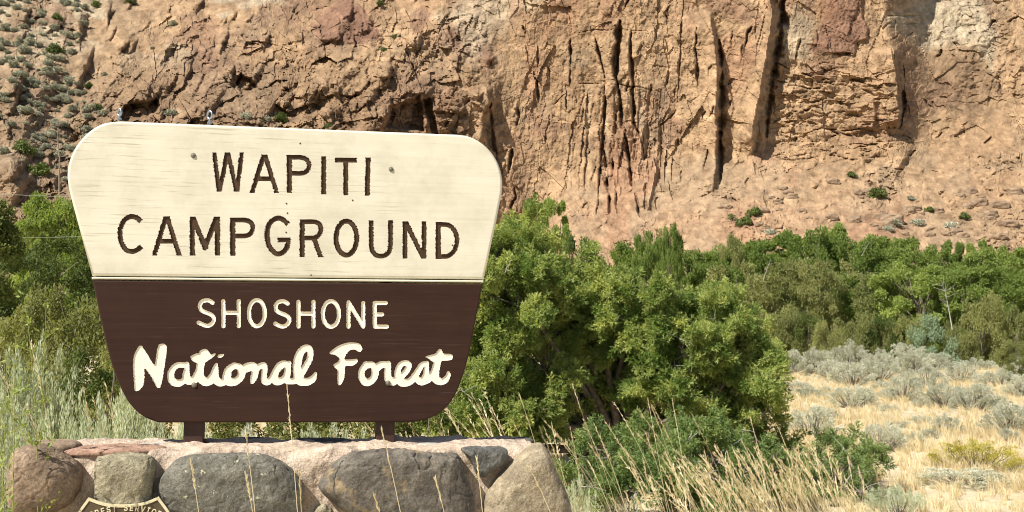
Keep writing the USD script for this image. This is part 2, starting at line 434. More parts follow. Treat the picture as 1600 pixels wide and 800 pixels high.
    for ln, w, dp in [
        ([(1220, -70), (1222, 20), (1212, 90), (1203, 150), (1196, 215)], 9.0, 9.0), ([(1124, 60), (1128, 120), (1126, 190), (1124, 290)], 5.5, 6.0), ([(1410, 140), (1410, 170), (1406, 200)], 7.0, 6.0),
        ([(891, 58), (892, 132)], 2.6, 3.5), ([(929, 58), (947, 124)], 2.4, 3.0), ([(968, 30), (964, 80), (962, 124)], 5.5, 7.0),
        ([(962, 120), (970, 160), (972, 195), (984, 255), (988, 292)], 3.6, 5.0), ([(985, 45), (987, 120), (990, 190), (999, 216)], 3.2, 4.5),
        ([(946, 128), (945, 165), (941, 225), (937, 290), (932, 335)], 2.8, 4.0), ([(945, 235), (951, 300), (953, 335)], 3.4, 4.5), ([(955, 225), (962, 290), (965, 338)], 2.6, 3.5),
        ([(1068, 0), (1062, 95), (1060, 165)], 2.0, 1.8), ([(1056, 172), (1046, 186), (1012, 207)], 1.6, 1.3), ([(1090, 40), (1086, 75), (1092, 135)], 3.4, 3.5),
        ([(840, 70), (842, 115)], 1.8, 2.0), ([(836, 112), (841, 160)], 2.0, 2.2), ([(885, 130), (885, 172)], 1.8, 2.0), ([(800, 232), (794, 275)], 3.0, 3.5),
        ([(1000, 215), (1006, 250), (1018, 245)], 2.0, 2.5), ([(992, 300), (1000, 340)], 3.0, 3.5), ([(1010, 285), (1008, 330)], 3.0, 3.0),
        ([(900, 52), (930, 46), (955, 48)], 1.2, .9), ([(985, 48), (1020, 50)], 1.2, .8), ([(862, 164), (886, 146)], 1.5, 1.2), ([(905, 131), (945, 131), (1005, 137), (1035, 144)], 1.7, 1.5),
        ([(1300, 84), (1335, 84)], 1.6, 1.4),
        ([(1388, 26), (1410, 25), (1436, 24)], 3.0, 2.5), ([(1392, 75), (1400, 118), (1404, 140)], 2.0, 2.5), ([(1250, 60), (1242, 95)], 2.0, 2.0),
        ([(1410, 95), (1414, 150)], 2.0, 2.0), ([(1220, 130), (1262, 138), (1290, 140)], 1.6, 1.5), ([(1225, 190), (1262, 192)], 2.0, 2.0), ([(1280, 200), (1320, 205), (1355, 200)], 2.2, 2.2),
        ([(1380, 262), (1412, 266)], 2.6, 2.2), ([(1560, 115), (1566, 150)], 2.2, 2.0),
        ([(528, 148), (545, 152), (565, 145)], 2.2, 2.5), ([(632, 75), (648, 112), (660, 140)], 2.6, 3.0), ([(700, 40), (712, 70)], 2.0, 2.0), ([(560, 175), (572, 160)], 2.0, 2.5),
    ]:
        crack(ln, w, dp)
    wu, wv = wu + 5 * nz(u, v, 18, 18, 61, 3), wv + 5 * nz(u, v, 18, 18, 62, 3)
    # cap of red rock standing proud over the bedded buttress
    CAP = [(1315, -80), (1290, 20), (1272, 62), (1268, 80), (1300, 83), (1334, 84), (1337, 68), (1356, 60), (1359, 44), (1349, 28), (1346, -80)]
    d += 1.7 * inside(wu, wv, CAP, 1.5) * sstep(1268, 1325, u)
    d += 1.6 * inside(wu, wv, [(485, 40), (520, 10), (545, -10), (575, 25), (598, 60), (560, 68), (500, 62)], 3)
    d += 1.2 * inside(wu, wv, [(735, 70), (755, 60), (775, 100), (745, 95)], 3)
    d -= 7.0 * inside(wu, wv, [(603, 198), (612, 170), (640, 160), (655, 150), (662, 175), (664, 205)], 3)
    d -= 6.0 * inside(wu, wv, [(663, 155), (672, 150), (684, 190), (690, 215), (678, 212)], 2.5)
    d -= 6.0 * inside(wu, wv, [(186, 190), (196, 165), (245, 155), (252, 165), (232, 186)], 3)
    d -= 6.0 * inside(wu, wv, [(366, 130), (374, 116), (390, 124), (400, 138), (378, 150)], 2.5)
    d -= 5.0 * inside(wu, wv, [(755, 175), (765, 160), (770, 200), (776, 240), (760, 225)], 2.5)
    r3 = np.random.default_rng(78)
    for k in range(170):
        if k < 60: cx, cy, an, ln = r3.uniform(790, 1215), r3.uniform(-20, 320), 1.57 + r3.normal() * .2, r3.uniform(8, 36)
        elif k < 110: cx, cy, an, ln = r3.uniform(1215, 1390), r3.uniform(100, 260), r3.normal() * .25, r3.uniform(8, 34)
        else: cx, cy, an, ln = r3.uniform(1380, 1680), r3.uniform(-20, 340), r3.uniform(0, 3.1), r3.uniform(6, 26)
        dx, dy = math.cos(an) * ln / 2, math.sin(an) * ln / 2
        crack([(cx - dx, cy - dy), (cx + r3.normal() * 2, cy + r3.normal() * 2), (cx + dx, cy + dy)], r3.uniform(1.2, 2.4), r3.uniform(.8, 2.4))
    for _ in range(150):
        cx, cy = r3.uniform(880, 1700), r3.uniform(250, 400); s = r3.uniform(2.5, 6)
        crag(cx, cy, s, s * r3.uniform(.6, 1.0), s * r3.uniform(.12, .22), r3.uniform(.4, 1.2))
    for cx, cy, a, b, amp in [(640, 150, 42, 36, 6), (700, 175, 30, 34, 4), (750, 175, 26, 50, 5), (230, 148, 30, 22, 6), (385, 118, 26, 24, 6), (420, 150, 30, 26, 4), (330, 150, 22, 26, 4),
                              (127, 95, 16, 26, 6), (190, 70, 12, 12, 4), (262, 120, 20, 26, 4), (290, 105, 14, 26, 5), (345, 60, 12, 24, 4), (365, 22, 9, 10, 3), (125, 48, 6, 22, 4), (166, 22, 6, 22, 4),
                              (480, 150, 30, 30, 4), (300, 130, 22, 26, 3), (20, 135, 26, 40, 8), (30, 285, 26, 24, 6), (520, 120, 40, 30, 3), (590, 110, 40, 34, 3), (1400, 250, 24, 26, 4), (1345, 245, 30, 18, 2.5),
                              (1480, 110, 60, 90, 2.2), (1190, 215, 10, 34, 3), (1175, 195, 8, 26, 3), (560, 30, 44, 40, 3), (10, 265, 30, 20, 6)]:
        crag(cx, cy, a, b, amp)
    r2 = np.random.default_rng(77)
    for _ in range(110):
        cx, cy = r2.uniform(-200, 780), r2.uniform(-120, 330)
        s = r2.uniform(5, 15)
        crag(cx, cy, s, s * r2.uniform(.8, 1.6), s * r2.uniform(.14, .34), r2.uniform(.2, 1.0))
    y = np.clip(y - d, 60, 420)

    # rock colour of the beds
    tan, tan2, pale, red, brown, pink, grey = map(np.array, ([.305, .205, .122], [.37, .26, .16], [.42, .36, .26], [.195, .112, .08], [.185, .126, .08], [.33, .222, .145], [.265, .21, .145]))
    t = (.5 + .9 * nz(u, v, 110, 80, 41, 4))[..., None].clip(0, 1)
    c = tan * (1 - t) + tan2 * t

    def blend(col, w):
        nonlocal c
        w = np.clip(w, 0, 1)[..., None]
        c = c * (1 - w) + col * w

    blend(np.array([.24, .17, .12]), .6 * hill * sstep(.0, .3, nz(wu, wv, 90, 60, 52, 4)))
    blend(red, .5 * rock * sstep(.12, .4, nz(wu, wv, 80, 50, 53, 4)))
    blend(grey, .5 * sstep(.15, .4, nz(wu, wv, 60, 90, 54, 4)))
    blend(brown, craggy * .55 * sstep(60, 150, v))
    blend(grey, .5 * left * sstep(260, 80, u))
    blend(brown, .6 * left * sstep(-.1, .35, nz(wu, wv, 55, 40, 45, 3)))
    blend(pale, .7 * left * sstep(.1, .35, nz(wu, wv, 70, 24, 46, 3)) * sstep(140, 20, v))
    blend(pink, .10 * on_talus + .4 * face * sstep(280, 350, v))
    blend(np.array([.30, .22, .145]), .6 * on_talus * sstep(-.1, .3, nz(wu, wv, 50, 20, 47, 3)))
    blend(red, .85 * inside(wu, wv, CAP, 4))
    blend(red, .75 * inside(wu, wv, [(485, 40), (520, 10), (545, -10), (575, 25), (598, 60), (560, 68), (500, 62)], 6))
    blend(red, .75 * inside(wu, wv, [(735, 70), (755, 60), (775, 100), (745, 95)], 5))
    blend(red, .6 * inside(wu, wv, [(640, 30), (660, 10), (680, 20), (650, 55)], 5))
    blend(brown, .65 * inside(wu, wv, [(1425, 110), (1450, 80), (1520, 70), (1560, 130), (1545, 185), (1440, 175)], 14))
    blend(pale, .85 * inside(wu, wv, [(1380, 30), (1440, 0), (1530, -10), (1560, 60), (1550, 110), (1520, 70), (1440, 75)], 12))
    blend(pale, .6 * inside(wu, wv, [(1220, 10), (1275, 0), (1262, 90), (1225, 90)], 10))
    blend(pale, .6 * inside(wu, wv, [(780, 40), (860, -10), (760, -40), (700, 20), (740, 100)], 16))
    blend(pale * .95, .5 * flut * low * sstep(.0, .3, nz(wu, wv, 10, 200, 48, 2)))
    blend(np.array([.30, .175, .11]), .55 * face * sstep(.05, .35, nz(wu, wv, 46, 90, 49, 3)))
    blend(brown, .5 * flut * sstep(.05, .4, nz(wu, wv, 22, 150, 51, 3)))
    c = c * (1 + .34 * nz(u, v, 9, 7, 50, 4) + .12 * facets(wu, wv, 12, 12, 77))[..., None]
    return u, v, y, (c * [.97, .95, .92]).clip(.02, .9), on_talus


us = np.unique(np.round(np.concatenate([np.arange(-700, -60, 14), np.arange(-60, 1660, 1.55), np.arange(1660, 2300, 14)]), 3))
vs = np.unique(np.round(np.concatenate([np.arange(-330, -30, 9), np.arange(-30, 395, 1.5), np.arange(395, 575, 4)]), 3))
U, V, CY, CC, _tal = cliff_grid(us, vs)
CP = at(U, V, CY)
cl = usdkit.mesh(stage, '/World/cliff', (CP.reshape(-1, 3), grid_faces(*U.shape)), ROCK, smooth=False)
UsdGeom.PrimvarsAPI(cl).CreatePrimvar('rock_color', Sdf.ValueTypeNames.Color3fArray, 'vertex').Set(Vt.Vec3fArray.FromNumpy(CC.reshape(-1, 3).astype(np.float32)))
tag(cl, 'tan and reddish rock cliff with crags, clefts and talus slopes', None, None, 'structure')


def on_cliff(px, py, lift=0.0):
    i = np.clip(np.searchsorted(us, px), 0, len(us) - 1); j = np.clip(np.searchsorted(vs, py), 0, len(vs) - 1)
    return CP[i, j] + np.array([0, -lift, 0])


# ------------------------------------------------------------------ plants: kinds
def branch_path(a, b, n, wob, rg):
    a, b = np.asarray(a, float), np.asarray(b, float)
    t = np.linspace(0, 1, n)[:, None]
    p = a + (b - a) * t + np.cumsum(rg.normal(size=(n, 3)) * wob, axis=0) * np.linspace(0, 1, n)[:, None]
    p[0] = a
    return p


WIDE = {}


def tree_kind(name, seed, leafmat, bark, nclump, nleaf, leaf, shape='round', trunkr=.02, visible_trunk=.2, wide=.6):
    """A tree one metre tall and about one metre across: trunk with limbs, crown of many leaves in clumps."""
    rg = np.random.default_rng(seed)
    cls = kind_class(name)
    tr, cl_c, cl_r = [], [], []
    lean = rg.normal(size=2) * .04
    top = np.array([lean[0], lean[1], .86])
    stem = branch_path((0, 0, -.02), top, 9, .008, rg)
    tr.append(tube(stem, np.linspace(trunkr, trunkr * .2, 9), 7))
    for k in range(nclump):
        if shape == 'cone':
            z = rg.uniform(.10, .97); rad = .42 * (1 - z) ** .75 + .05
        elif shape == 'oval':
            z = rg.uniform(.14, .95); rad = .46 * math.sqrt(max(0, 1 - ((z - .5) / .52) ** 2))
        else:
            z = rg.uniform(visible_trunk, .95); zz = (z - visible_trunk) / (1 - visible_trunk); rad = .50 * (zz + .15) ** .35 * math.sqrt(max(0, 1 - ((zz - .42) / .62) ** 2))
        rad *= wide
        a = rg.uniform(0, 2 * math.pi); r = rad * rg.uniform(.35, 1.0) ** .5 * rg.uniform(.8, 1.12)
        c = np.array([r * math.cos(a), r * math.sin(a), z]); cl_c.append(c); cl_r.append(rg.uniform(.05, .12) * (1.1 - .4 * z) * (wide / .8) * (44 / max(nclump, 44)) ** .25)
        st = stem[np.clip(int(z * .75 * 9), 1, 7)]
        if k % 3 == 0:
            tr.append(tube(branch_path(st, c, 5, .01, rg), np.linspace(trunkr * .32, trunkr * .06, 5), 4, False))
    obj('trunk', cat(tr), bark, cls, True)
    per = nleaf // nclump
    P, D, Fc = [], [], []
    for c, r in zip(cl_c, cl_r):
        q = unit(rg.normal(size=(per, 3))) * (rg.uniform(.15, 1, (per, 1)) ** .45) * r * np.array([1.15, 1.15, .85])
        sub = unit(rg.normal(size=(6, 3))) * r * .75
        q = q * .95 + sub[rg.integers(0, 6, per)] * .35
        P.append(c + q); D.append(unit(unit(q) * .5 + rg.normal(size=q.shape) * .8)); Fc.append(unit(q) + .6 * unit(c - [0, 0, .45]) + [0, 0, .3])
    P, D, Fc = np.vstack(P), np.vstack(D), np.vstack(Fc)
    obj('crown', rhombs(P, D, leaf * rg.uniform(.6, 1.3, len(P)), leaf * .62 * rg.uniform(.7, 1.2, len(P)), rg, .15, Fc), leafmat, cls)
    WIDE[name] = wide
    return cls


def scrub_kind(name, seed, leafmat, nstem, nleaf, leaf, aspect=.35, wood=SAGE_WOOD, dome=.9, upright=.5, spike=0.0):
    """A shrub one metre tall, woody stems from the base, small leaves on the twig ends."""
    rg = np.random.default_rng(seed)
    cls = kind_class(name)
    st, P, D = [], [], []
    per = nleaf // nstem
    for k in range(nstem):
        a = rg.uniform(0, 2 * math.pi); th = rg.uniform(0, 1) ** .6
        out = np.array([math.cos(a), math.sin(a), 0]) * .62 * th
        h = (.95 * math.sqrt(max(0.05, 1 - (th * dome) ** 2))) * (rg.uniform(.72, 1.04) if k % 5 < 3 else rg.uniform(.25, .8))
        end = out + [0, 0, h]
        p = branch_path(out * .12, end, 6, .02, rg)
        p[1:-1] += out * .12
        st.append(tube(p, np.linspace(.012, .003, 6), 4, False))
        cr = rg.uniform(.07, .15)
        tip = unit(p[-1] - p[-3]) * upright + np.array([0, 0, .4]) + out * .4
        tip = unit(tip)
        s = rg.uniform(-.6, 1, (per, 1)) ** 1
        ax = end + tip * s * (cr + spike)
        rad = cr * (1 - .75 * np.abs(s)) * (.85 if spike else 1.0)
        q = unit(rg.normal(size=(per, 3))) * rad * rg.uniform(.3, 1, (per, 1)) ** .5
        P.append(ax + q); D.append(unit(q * 1.0 / cr + tip * (.6 + upright) + rg.normal(size=q.shape) * .3))
    obj('stem', cat(st), wood, cls)
    P, D = np.vstack(P), np.vstack(D)
    P[:, 2] = np.maximum(P[:, 2], .02)
    obj('foliage', rhombs(P, D, leaf * rg.uniform(.6, 1.3, len(P)), leaf * aspect * rg.uniform(.7, 1.2, len(P)), rg, .1, P * [1, 1, .6] + [0, 0, .1]), leafmat, cls)
    return cls


def puff_kind(name, seed, leafmat, nl, leaf):
    """A small far shrub one metre across: rounded, lumpy, leafy to the ground."""
    rg = np.random.default_rng(seed)
    cls = kind_class(name)
    c = unit(rg.normal(size=(16, 3)) + [0, 0, .3]) * rg.uniform(.1, .34, (16, 1)) * [1, 1, .8] + [0, 0, .36]
    k = rg.integers(0, 16, nl)
    o = unit(rg.normal(size=(nl, 3)))
    P = c[k] + o * rg.uniform(.10, .21, 16)[k][:, None] * rg.uniform(.5, 1, (nl, 1))
    P[:, 2] = np.abs(P[:, 2])
    obj('stem', cat([tube(branch_path((0, 0, -.05), q, 4, .02, rg), np.linspace(.02, .006, 4), 4, False) for q in c]), SAGE_WOOD, cls)
    obj('foliage', rhombs(P, o * .4 + rg.normal(size=o.shape) * .8, leaf * rg.uniform(.6, 1.3, nl), leaf * .6, rg, .1, o + [0, 0, .2]), leafmat, cls)
    return cls


K_CW = [tree_kind(f'cottonwood_kind_{i}', 100 + i, L_COTTON, BARK, 110 if i < 2 else 80, 26000, .021, 'round', .014, .26, (.66, .74, .52)[i]) for i in range(3)]
K_OL = [tree_kind(f'olive_tree_kind_{i}', 120 + i, L_OLIVE, BARK, 90, 22000, .021, 'round', .014, .16, (.8, .9)[i]) for i in range(2)]
K_BUSH = tree_kind('olive_bush_kind', 150, L_OLIVE, BARK, 90, 20000, .028, 'round', .014, .04, 1.1)
K_BL = tree_kind('blue_juniper_kind', 130, L_BLUE, BARK, 40, 12000, .03, 'round', .016, .02, .95)
K_DK = [tree_kind(f'evergreen_kind_{i}', 140 + i, L_DARK, BARK, 50, 14000, .024, 'cone' if i else 'round', .016, .05, (.9, .6)[i]) for i in range(2)]
K_SAGE = [scrub_kind(f'sagebrush_kind_{i}', 200 + i, L_SAGE, 70, 7000, .05, .36, dome=.985) for i in range(3)]
K_SAGEG = [scrub_kind(f'tall_sage_kind_{i}', 210 + i, L_SAGE_GREEN, 60, 12000, .032, .36, dome=.8, upright=1.0, spike=.06) for i in range(2)]
K_RAB = scrub_kind('rabbitbrush_kind', 220, L_RABBIT, 60, 6000, .05, .22, dome=.8, upright=.9)
K_FAR_SAGE = puff_kind('hill_sagebrush_kind', 230, leaf_look('hill_sage_leaf', (.34, .345, .26), (.60, .59, .47), .2, .1, 0, .7), 1500, .10)
K_FAR_GREEN = puff_kind('hill_green_shrub_kind', 231, leaf_look('hill_green_leaf', (.085, .12, .03), (.20, .25, .07), .3, .15, 0, .5), 1500, .10)

# ------------------------------------------------------------------ trees along the river
def place_tree(cls, name, label, cat_, px, top, depth, wpx, group=None, base=None):
    p = at(px, top, depth)
    z0 = gz(p[0], p[1]) if base is None else base
    h = p[2] - z0
    w = wpx * depth / FPX / WIDE[cls.GetName()]
    copy_of(cls, name, label, cat_, (p[0], p[1], z0), rng.uniform(0, 6.28), (w, w, h), group)


GR = 'thicket of trees along the foot of the cliff'
back = [(1000, 372), (1030, 378), (1090, 385), (1125, 382), (1165, 372), (1200, 370), (1238, 362), (1270, 356), (1335, 362), (1372, 366), (1405, 366), (1440, 380), (1472, 388), (1540, 380), (1575, 384), (1610, 388), (1650, 380),
        (1690, 385), (1740, 380)]
ORD = 'first second third fourth fifth sixth seventh eighth ninth tenth eleventh twelfth thirteenth fourteenth fifteenth sixteenth seventeenth eighteenth nineteenth twentieth'.split()
ORD += ['twenty-' + q for q in ORD[:9]] + ['thirtieth'] + ['thirty-' + q for q in ORD[:9]]
for i, (px, top) in enumerate(back):
    place_tree(K_CW[(i * 2 + i // 3) % 3], 'cottonwood_tree', f'leafy green cottonwood, {ORD[i]} from the left in the back row of the thicket', 'tree', px, top, 88 + rng.uniform(-6, 8), 100 + rng.uniform(-12, 26), GR)
place_tree(K_CW[2], 'cottonwood_tree', 'small pointed tree tip rising above the thicket, above its middle', 'tree', 1299, 347, 92, 62)
place_tree(K_CW[2], 'cottonwood_tree', 'tall narrow bright green tree, left of the two peaks at the right of the thicket', 'tree', 1494, 372, 86, 42)
place_tree(K_CW[2], 'cottonwood_tree', 'tall narrow bright green tree, right of the two peaks at the right of the thicket', 'tree', 1526, 371, 87, 46)
mid = [(1110, 402, 0), (1150, 405, 1), (1190, 410, 3), (1228, 405, 1), (1262, 402, 3), (1300, 404, 1), (1345, 425, 2), (1385, 420, 1), (1425, 408, 0), (1462, 412, 0), (1500, 410, 0), (1545, 412, 2), (1590, 420, 0), (1640, 415, 0), (1700, 415, 1), (970, 420, 1), (930, 415, 0)]
mid.sort()
for i, (px, top, k) in enumerate(mid):
    c = [K_CW[0], K_OL[0], K_CW[1], K_OL[1]][k]
    place_tree(c, 'olive_tree' if k in (1, 3) else 'cottonwood_tree', f'dull olive bushy tree, {ORD[i]} from the left in the middle row of the thicket' if k in (1, 3) else f'mid green leafy tree, {ORD[i]} from the left in the middle row of the thicket',
               'tree', px, top, 74 + rng.uniform(-4, 4), 112 + rng.uniform(-12, 26), GR)
front = [(1215, 476, K_BUSH, 92), (1262, 490, K_DK[0], 80), (1300, 500, K_BUSH, 70), (1335, 486, K_BUSH, 90), (1378, 494, K_DK[0], 80), (1416, 492, K_BUSH, 80), (1500, 500, K_BUSH, 70), (1575, 476, K_BUSH, 90), (1625, 476, K_BUSH, 90), (1690, 480, K_BUSH, 90), (1180, 484, K_BUSH, 80)]
front.sort(key=lambda q: q[0])
for i, (px, top, k, w) in enumerate(front):
    place_tree(k, 'streamside_shrub', f'bushy shrub, {ORD[i]} from the left along the front of the thicket behind the sagebrush', 'shrub', px, top, 60 + rng.uniform(-2, 3), w, 'shrubs in front of the thicket')
place_tree(K_BL, 'blue_green_shrub', 'blue green rounded shrub at the front of the thicket', 'shrub', 1460, 486, 58, 76)
place_tree(K_BUSH, 'yellow_green_shrub', 'yellow green pointed shrub right of the blue green one', 'shrub', 1532, 455, 58, 84)
place_tree(K_BUSH, 'olive_shrub', 'olive shrub among the sagebrush at the right edge', 'shrub', 1590, 530, 33, 62)
# round tree on a bare stalk
place_tree(K_CW[0], 'small_round_tree', 'small round headed tree leaning out above the others, right of the juniper top', 'tree', 1047, 342, 70, 40)
place_tree(K_CW[1], 'cottonwood_tree', 'rounded green tree left of the small round headed tree', 'tree', 1010, 356, 74, 62)
place_tree(K_OL[0], 'grey_green_tree', 'thin grey green tree between the round headed tree and the thicket', 'tree', 1146, 362, 78, 60)
# behind the big juniper
place_tree(K_CW[2], 'white_stemmed_tree', 'tall tree with a white stem rising behind the juniper right of the sign', 'tree', 866, 304, 27, 74)
place_tree(K_CW[1], 'feathery_tree', 'soft green tree between the sign and the white stemmed tree', 'tree', 812, 338, 33, 88)
place_tree(K_DK[0], 'evergreen_tree', 'green evergreen behind the juniper, right of the white stemmed tree', 'tree', 908, 366, 22, 76)
# left of the sign
place_tree(K_DK[1], 'evergreen_tree', 'dark evergreen at the left edge of the view', 'tree', -4, 312, 21, 150)
place_tree(K_CW[0], 'cottonwood_tree', 'bright green leafy tree left of the sign, behind the evergreen', 'tree', 92, 296, 42, 130)
place_tree(K_CW[1], 'cottonwood_tree', 'shorter green tree close to the left edge of the sign', 'tree', 138, 350, 38, 90)
place_tree(K_CW[2], 'cottonwood_tree', 'green tree between the dark evergreen and the bright green tree', 'tree', 50, 336, 40, 74)
place_tree(K_DK[0], 'evergreen_tree', 'broad green tree low behind the bright green tree left of the sign', 'tree', 70, 372, 34, 200)
place_tree(K_DK[0], 'small_evergreen', 'small dark green bush beside the dark evergreen', 'shrub', 44, 436, 24, 60)
place_tree(K_BUSH, 'olive_bush', 'rounded olive green bush against the left side of the sign', 'shrub', 118, 446, 11.5, 190)
place_tree(K_BUSH, 'olive_bush', 'lower olive bush behind the weeds at the left edge', 'shrub', 22, 478, 12.5, 190)
place_tree(K_BUSH, 'olive_bush', 'olive bush hidden largely behind the sign board', 'shrub', 210, 520, 11, 150)
place_tree(K_BUSH, 'olive_bush', 'olive bush seen under the board between the posts', 'shrub', 430, 600, 9.0, 240)


def bare_tree(name, label, px, top, bot, depth, seed, lean=.0, mat=BARK_WEATHERED, n=14, w=.35):
    rg = np.random.default_rng(seed)
    a, b = at(px, bot, depth), at(px + lean, top, depth)
    L = np.linalg.norm(b - a)
    t = thing(name, label, 'dead tree', a)
    p = branch_path((0, 0, 0), b - a, 9, L * .012, rg)
    obj('trunk', tube(p, np.linspace(L * .014, L * .004, 9), 6), mat, t, True)
    for k in range(n):
        s = p[rg.integers(3, 9)]
        e = s + unit(rg.normal(size=3) * [1, 1, .3] + [0, 0, .6]) * L * w * rg.uniform(.4, 1)
        obj('branch', tube(branch_path(s, e, 5, L * .01, rg), np.linspace(L * .005, L * .0015, 5), 4), mat, t, True)


bare_tree('dead_tree', 'bare white dead tree in the thicket, left of the yellow green shrub', 1488, 448, 515, 56, 1, -10)
bare_tree('dead_tree', 'bare pale branch leaning out of the thicket top, right of the centre', 1346, 378, 400, 66, 2, 14, n=6)
bare_tree('dead_tree', 'bare white stem leaning in the left of the thicket', 1192, 404, 440, 66, 3, 10, n=3)
bare_tree('dead_tree', 'slender bare grey snag on the hillside left of the sign', 93, 190, 300, 120, 5, 0, BARK, n=26, w=.14)

# shrubs on the hillside and the talus, each standing on the slope
sl = Polygon([(-60, -20), (150, -20), (130, 60), (100, 110), (150, 160), (190, 215), (110, 300), (60, 250), (30, 180), (-60, 120)])
rs = np.random.default_rng(5)
n = 0
while n < 300:
    px, py = rs.uniform(-40, 270), rs.uniform(-20, 300)
    if not sl.contains(Point(px, py)) and rs.uniform() > .05: continue
    q = on_cliff(px, py); s = rs.uniform(.8, 2.5)
    copy_of(K_FAR_SAGE, 'hill_sagebrush', 'grey green sagebrush on the scrubby slope at the upper left', 'shrub', q - [0, 0, .3], rs.uniform(0, 6), (s * 1.5, s * 1.5, s * 1.35), 'sagebrush on the upper left slope')
    n += 1
for px, py, s, what in [(88, 28, 3.2, 'bright green shrub high on the left slope'), (86, 80, 4.4, 'wide green shrub on the left slope above the sign corner'), (137, 136, 2.6, 'green shrub left of the sign top'), (203, 3, 3.4, 'dark green shrub at the top left of the hillside'),
                        (150, 8, 3.4, 'green shrub at the very top left of the view'), (152, 168, 2.2, 'small green shrub just above the left of the sign'), (438, 187, 3.6, 'bright green shrub touching the top edge of the sign'),
                        (415, 188, 2.6, 'grey green shrub beside the bright one on the top edge of the sign'), (512, 197, 1.8, 'tiny dark shrub on the top edge of the sign'), (594, 6, 2.4, 'green shrub high above the middle of the sign'), (618, 58, 2.2, 'green shrub on the light ledge above the sign'), (599, 79, 2.0, 'green shrub under the light ledge above the sign'),
                        (265, 178, 3.4, 'grey green shrub under the overhang by the eye bolts'), (385, 182, 3.0, 'grey green shrub between the eye bolts and the bright shrub'), (60, 270, 4.4, 'dark green shrub in the gully at the left'), (35, 235, 5.0, 'dark green shrub in the shaded gully at the left edge')]:
    copy_of(K_FAR_GREEN if 'grey' not in what else K_FAR_SAGE, 'hill_shrub', what, 'shrub', on_cliff(px, py) - [0, 0, s * .35], rs.uniform(0, 6), (s * 1.3, s * 1.3, s * 1.2))
for px, py, s, what in [(1370, 306, 3.9, 'round dark green shrub alone on the talus slope'), (1178, 336, 3.4, 'green shrub on the talus, right of a pair'), (1162, 351, 3.4, 'low green shrub just above the trees, left part of the talus'), (1142, 343, 2.6, 'small green shrub at the left end of the talus group'),
                        (1330, 276, 2.6, 'small green shrub below the rock ledge'), (1451, 329, 2.0, 'tiny green shrub on the talus right of the round one'), (1507, 340, 2.6, 'green shrub at the right of the talus slope'), (1422, 311, 2.2, 'grey green shrub right of the round dark one'),
                        (1398, 352, 3.0, 'grey shrub on the talus above the tree tops'), (1434, 351, 3.0, 'grey shrub on the lower talus, middle of three'), (1483, 355, 3.0, 'grey shrub on the lower talus, right of three'), (1388, 360, 2.4, 'low grey shrub touching the tree tops'), (1202, 366, 2.6, 'brown grey shrub just above the thicket at left')]:
    copy_of(K_FAR_SAGE if 'grey' in what else K_FAR_GREEN, 'talus_shrub', what, 'shrub', on_cliff(px, py) - [0, 0, s * .25], rs.uniform(0, 6), (s * 1.35, s * 1.35, s * 1.15))

BOULDER = rough_look('boulder_rock', (.17, .115, .075), (.32, .23, .15), .8, .95, .7, .3)
_rb = np.random.default_rng(66)
bould = [(float(_rb.uniform(1080, 1640)), float(_rb.uniform(285, 372)), float(_rb.uniform(.5, 1.3))) for _ in range(60)]
bould = [q for q in bould if q[1] > 300 + .25 * max(0, 1180 - q[0])]
for i, (px, py, s) in enumerate(bould + [(1376, 340, 1.6), (1392, 345, 2.2), (1300, 284, 1.4), (1358, 300, 1.3), (1222, 295, 1.0), (1215, 316, 1.0), (1298, 340, 1.2), (1530, 318, 1.6), (1560, 322, 1.8), (1585, 300, 1.5), (1465, 330, 1.2), (1545, 335, 1.5), (1575, 350, 1.6), (1250, 330, 1.0), (1332, 345, 1.4), (1420, 330, 1.2), (1515, 300, 1.4)]):
    m = trimesh.creation.icosphere(2)
    m.vertices = np.sign(m.vertices) * np.abs(m.vertices) ** .7
    m.vertices *= s * (1 + .7 * (meshkit.fbm(m.vertices * 1.4 + i * 9, 3, i)[:, None] - .5)) * [1.2, 1, .75]
    m.vertices += on_cliff(px, py)
    tag(obj('boulder', m, BOULDER), 'brown boulder lying on the talus slope under the cliff', 'boulder', 'boulders on the talus slope')

# ------------------------------------------------------------------ the big juniper right of the sign
def sprig_mesh(seed, L=.17, tw=12, per=8):
    rg = np.random.default_rng(seed)
    P, D, W, Ls = [], [], [], []
    for k in range(tw):
        z = L * (k + .5) / tw
        a = k * 2.4 + rg.normal() * .3
        d = unit(np.array([math.cos(a), math.sin(a), .55 + .8 * k / tw]))
        tl = .075 * (1 - .55 * k / tw) * rg.uniform(.7, 1.2)
        for j in range(per):
            s = (j + .4) / per
            P.append(np.array([0, 0, z]) + d * tl * s); D.append(unit(d + rg.normal(size=3) * .55)); Ls.append(.038 * rg.uniform(.7, 1.2)); W.append(.0125 * rg.uniform(.8, 1.2))
    v, f = rhombs(np.array(P), np.array(D), np.array(Ls), np.array(W), rg, .2, np.tile([0, 0, 1.0], (len(P), 1)))
    return v, f


